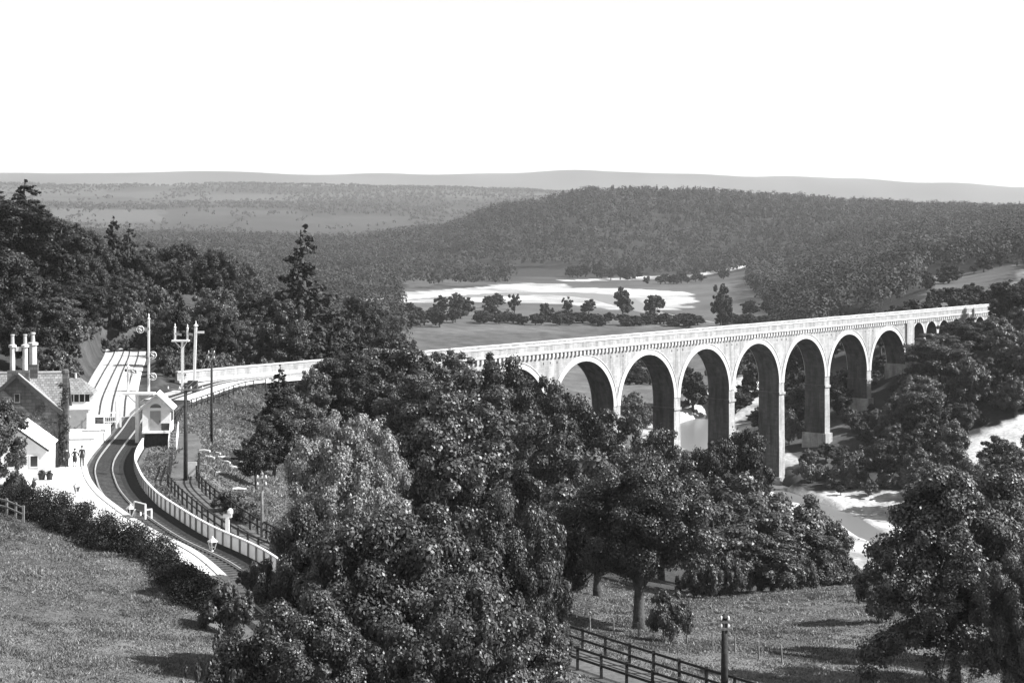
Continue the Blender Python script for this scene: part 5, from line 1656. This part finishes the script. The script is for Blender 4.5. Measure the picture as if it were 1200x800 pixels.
def plant_candidates(limit=360):
    keep = []
    for c in sorted(CAND, key=lambda c: c[2]):
        J, I = cells(c[1], c[2], c[7], c[3], c[4])
        free = int((~OCC[J, I]).sum())
        if free >= 2 and free > .05 * len(J): keep.append((free, c))
        OCC[J, I] = True
    keep.sort(key=lambda t: -t[0])
    print('visible trees', len(keep), 'of', len(CAND))
    for _, c in keep[:limit]: plant(c[0], c[1], c[2], c[3], c[4], c[5], c[6], z=c[7])
    rest = [c for _, c in keep[limit:]]
    if rest:
        Vs, Ts = [], []
        for q, c in enumerate(rest):
            rng = np.random.RandomState(q); k = 16
            d = rng.normal(size=(k, 3)); d /= np.linalg.norm(d, axis=1)[:, None]
            C = np.c_[d[:, 0] * c[4] * .7, d[:, 1] * c[4] * .7, c[3] * (.5 + .38 * d[:, 2])]
            V, t = leaf_quads(C, c[4] * rng.uniform(.22, .4, k), 1100, max(.3, c[2] * .0011), rng, .5)
            Vs.append(V + np.array([c[1], c[2], c[7]])); Ts.append(t * (.8 + .4 * rng.rand()))
        V = np.vstack(Vs); o = link('background_trees', np_mesh('background_trees', V, len(V) // 4, 4, M['leaf_far'], np.concatenate(Ts)))
        props(o, 'further trees and hedgerow bushes showing as small crowns between the nearer ones', 'trees', kind='stuff')
plant_candidates()

# ------------------------------------------------------------------ far woods: one mass
def forest(name, pts_fn, n, seed, hgt, faces, size, label):
    rng = np.random.RandomState(seed)
    X, Y = pts_fn(rng, n)
    Z = hz(X, Y)
    N = len(X)
    H = rng.uniform(*hgt, size=N)
    Rr = H * rng.uniform(.32, .46, N)
    d = rng.normal(size=(N, faces, 3)); d /= np.linalg.norm(d, axis=2)[..., None]
    d[..., 2] = np.where(d[..., 2] < -.25, -d[..., 2], d[..., 2])
    q = .75 + .3 * rng.rand(N, faces)
    con = (rng.rand(N) < .2)[:, None]
    rad = Rr[:, None] * q
    p = np.empty((N, faces, 3))
    lat = np.where(con, (1 - d[..., 2]) * .55, 1.0)
    p[..., 0] = X[:, None] + d[..., 0] * rad * lat
    p[..., 1] = Y[:, None] + d[..., 1] * rad * lat
    p[..., 2] = Z[:, None] + H[:, None] * (.55 + .45 * d[..., 2] * q)
    nr = d + rng.normal(size=d.shape) * .2 + np.array([0, 0, .3]); nr /= np.linalg.norm(nr, axis=2)[..., None]
    a = rng.normal(size=d.shape); t = np.cross(nr, a); t /= np.linalg.norm(t, axis=2)[..., None]; b = np.cross(nr, t)
    s = (size * (.6 + .8 * rng.rand(N, faces)))[..., None] * (Y / Y.mean())[:, None, None] ** .7
    V = np.stack([p - t * s * .5, p - b * s * .4, p + t * s * .5, p + b * s * .4], 2).reshape(-1, 3)
    tone = ((rng.uniform(.6, 1.4, N) * (.35 + .9 * vnoise(X, Y, 150) + .6 * vnoise(X + 40, Y, 45)))[:, None] * (.8 + .4 * rng.rand(N, faces))).ravel()
    o = link(name, np_mesh(name, V, N * faces, 4, M['leaf_far'], tone))
    props(o, label, 'wood', kind='stuff')
def region(test, pxr, Dr):
    def fn(rng, n):
        D = np.sqrt(rng.uniform(Dr[0] ** 2, Dr[1] ** 2, n)); px = rng.uniform(*pxr, n)
        X = (px - 600) / F * D
        k = test(px, D, X)
        return X[k], D[k]
    return fn
def t_hill(px, D, X):
    edge = np.interp(px, [-120, 300, 480, 560, 700, 900, 1000, 1300], [2100, 2100, 2050, 1870, 1760, 1560, 1400, 1300]) + 60 * (vnoise(X, D, 60) - .5)
    return (D > edge) & (D < 2740)
forest('hill_wood', region(t_hill, (-120, 1290), (1300, 2750)), 15000, 3, (8, 24), 44, 2.7, 'dark wood covering the whole of the rounded hill beyond the valley')
def t_right(px, D, X):
    fld = (px > 1075) & (px < 1200) & (D > 470) & (D < 830) & ~((px < 1130) & (D < 560))
    e = np.interp(px, [880, 905, 940, 1300], [1150, 820, 640, 600])
    return (D > e) & ~fld
forest('slope_wood', region(t_right, (880, 1290), (600, 1500)), 5200, 5, (9, 18), 60, 1.7, 'wood on the slope to the right of the valley fields, above the viaduct')
def t_left(px, D, X):
    rv, wd = seg_dist(X, D, RIVER); rv3, w3 = seg_dist(X, D, RIVER3)
    g = vnoise(X, D * .8, 90)
    clear = (px > 500) & (px < 580) & (D > 1500)
    return (rv > wd + 14) & (rv3 > w3 + 10) & (g > .24) & ~((px > 470) & (D < 1350)) & ~(clear & (g < .5))
forest('valley_wood', region(t_left, (-90, 600), (500, 2100)), 9000, 7, (9, 16), 44, 2.0, 'woods and hedges in the middle distance left of the river')
def rng_n(X, D): return vnoise(X, D, 37)
def t_plain(px, D, X):
    g = vnoise(X, D * .55, 420) * .4 + vnoise(X + 999, D * .6, 170) * .35 + vnoise(X + 99, D * .35, 260) * .25
    hedge = (abs(vnoise(X + 50, D * .6, 330) - .5) < .022) | (abs(vnoise(X * 1.3, D * .5 + 700, 240) - .5) < .02) | (vnoise(X + 9, D, 45) > .93)
    return ((g < .55 + .1 * (rng_n(X, D) - .5)) | hedge) & ~((px > 520) & (D < 3000))
forest('plain_wood', region(t_plain, (-120, 1300), (2200, 7600)), 22000, 9, (9, 15), 14, 5.0, 'scattered woods on the far plain below the hills')

# ------------------------------------------------------------------ hedge along the back of the platform
def make_hedge():
    Dl = [126.5, 121, 117.5, 113, 108, 102, 96, 91]
    ofs = [13.6, 7.7, 6.0, 4.6, 3.6, 2.6, 2.3, 2.2]
    pth = []
    for D, o_ in zip(Dl, ofs):
        i = np.argmin(abs(TRK[:, 1] - D)); p = offset(TRK, -1.62 - o_)[i]; pth.append((p[0], p[1]))
    pth = spline(pth, .45)
    rng = np.random.RandomState(6); C = []; R = []
    for p in pth:
        z = h1(p[0], p[1])
        for k in (0, 0, 1, 1, 2, 3):
            C.append((p[0] + rng.uniform(-2.7 + .45 * k, .4), p[1] + rng.uniform(-1.0 + .2 * k, .45), z + [.35, .8, 1.25, 1.6][k] + rng.uniform(-.15, .15))); R.append(rng.uniform(.5, .72))
        if rng.rand() < .18:
            C.append((p[0], p[1], z + 1.9 + .2 * rng.rand())); R.append(.22)
    o_ = np.array([pth[0][0], pth[0][1], h1(*pth[0][:2])])
    n = 150000
    V, tn = leaf_quads(np.array(C) - o_, R, n, .1, rng, .45, 1.0)
    root = thing('hedge', 'long dark clipped hedge between the grass slope and the white platform', 'hedge', tuple(o_))
    link('foliage', np_mesh('foliage', V, n, 4, M['hedge'], tn), root)
    mb = MB()
    for p in pth[::3]:
        q = Vector((p[0], p[1], h1(p[0], p[1]))) - Vector(o_); mb.tube([q - Vector((0, 0, .3)), q + Vector((rng.uniform(-.2, .2), rng.uniform(-.2, .2), 1.2))], [.05, .02], 5)
    mb.build('stems', M['bark'], root)
make_hedge()

# ------------------------------------------------------------------ grass
def grass(name, label, pxr, Dr, n, hgt, seed, test, wid=.05):
    rng = np.random.RandomState(seed)
    D = np.sqrt(rng.uniform(Dr[0] ** 2, Dr[1] ** 2, n)); px = rng.uniform(*pxr, n); X = (px - 600) / F * D
    k = test(px, D, X) & (rng.rand(n) < .25 + .9 * vnoise(X, D, 3.0) * vnoise(X + 31, D, .9) * 2); X = X[k]; Y = D[k]; N = len(X)
    Z = hz(X, Y)
    h = hgt * (.5 + .9 * rng.rand(N)) * (.4 + 1.5 * vnoise(X + 5, Y, 1.4) ** 2)
    a = rng.uniform(0, 6.28, N); w_ = wid * (.6 + .8 * rng.rand(N)) * (1 + Y / 120)
    lean = rng.normal(size=(N, 2)) * .8 * h[:, None]
    V = np.empty((N, 3, 3))
    V[:, 0] = np.c_[X - np.cos(a) * w_, Y - np.sin(a) * w_, Z - .03]
    V[:, 1] = np.c_[X + np.cos(a) * w_, Y + np.sin(a) * w_, Z - .03]
    V[:, 2] = np.c_[X + lean[:, 0], Y + lean[:, 1], Z + h]
    tone = (.6 + .8 * rng.rand(N)) * (.12 + .7 * vnoise(X, Y + 9, 1.3) ** 1.5 + .5 * vnoise(X, Y + 3, .5) + .7 * vnoise(X + 70, Y, 6) ** 1.5 + .7 * vnoise(X + 11, Y, 19) ** 2)
    o = link(name, np_mesh(name, V.reshape(-1, 3), N, 3, M['grass_blade'], tone)); props(o, label, 'grass', kind='stuff')
def t_slope(px, D, X):
    d, _ = seg_dist(X, D, TRK[::3]); return (d > 4.6) & (X < 4) & (px < 420)
grass('grass', 'rough grass on the steep slope in the left foreground', (-60, 420), (48, 128), 420000, .1, 4, t_slope, .032)
def t_mead(px, D, X):
    d, _ = seg_dist(X, D, LANE[::3]); return (d > 1.6) & (X > -12)
grass('meadow_grass', 'tall meadow grass round the oak and along the fences', (560, 1290), (68, 190), 420000, .13, 5, t_mead, .035)
def t_bank(px, D, X):
    d, _ = seg_dist(X, D, LANE[::3]); d2, _ = seg_dist(X, D, TRK[::3]); return (d > .5 + 1.2 * vnoise(X, D, 2.5)) & (d2 > 3.4) & (X > -44)
grass('bank_grass', 'rough grass and weeds on the bank between the lane and the trees', (150, 460), (100, 250), 260000, .2, 6, t_bank, .045)

# ------------------------------------------------------------------ the air between us and the hills
def haze():
    mb = MB(); mb.box(-15500, 15500, -15500, 15500, -46, 520)
    o = mb.build('haze', None); m = bpy.data.materials.new('haze'); m.use_nodes = True; t = m.node_tree
    t.nodes.clear(); out = t.nodes.new('ShaderNodeOutputMaterial'); v = t.nodes.new('ShaderNodeVolumePrincipled')
    v.inputs['Color'].default_value = (.95, .95, .95, 1); v.inputs['Density'].default_value = HAZE; v.inputs['Anisotropy'].default_value = 0.2
    t.links.new(v.outputs[0], out.inputs['Volume']); o.data.materials.append(m)
    props(o, kind='stuff')
HAZE = 0.00007
haze()
print('trees', NT[0], 'objects', len(bpy.data.objects))
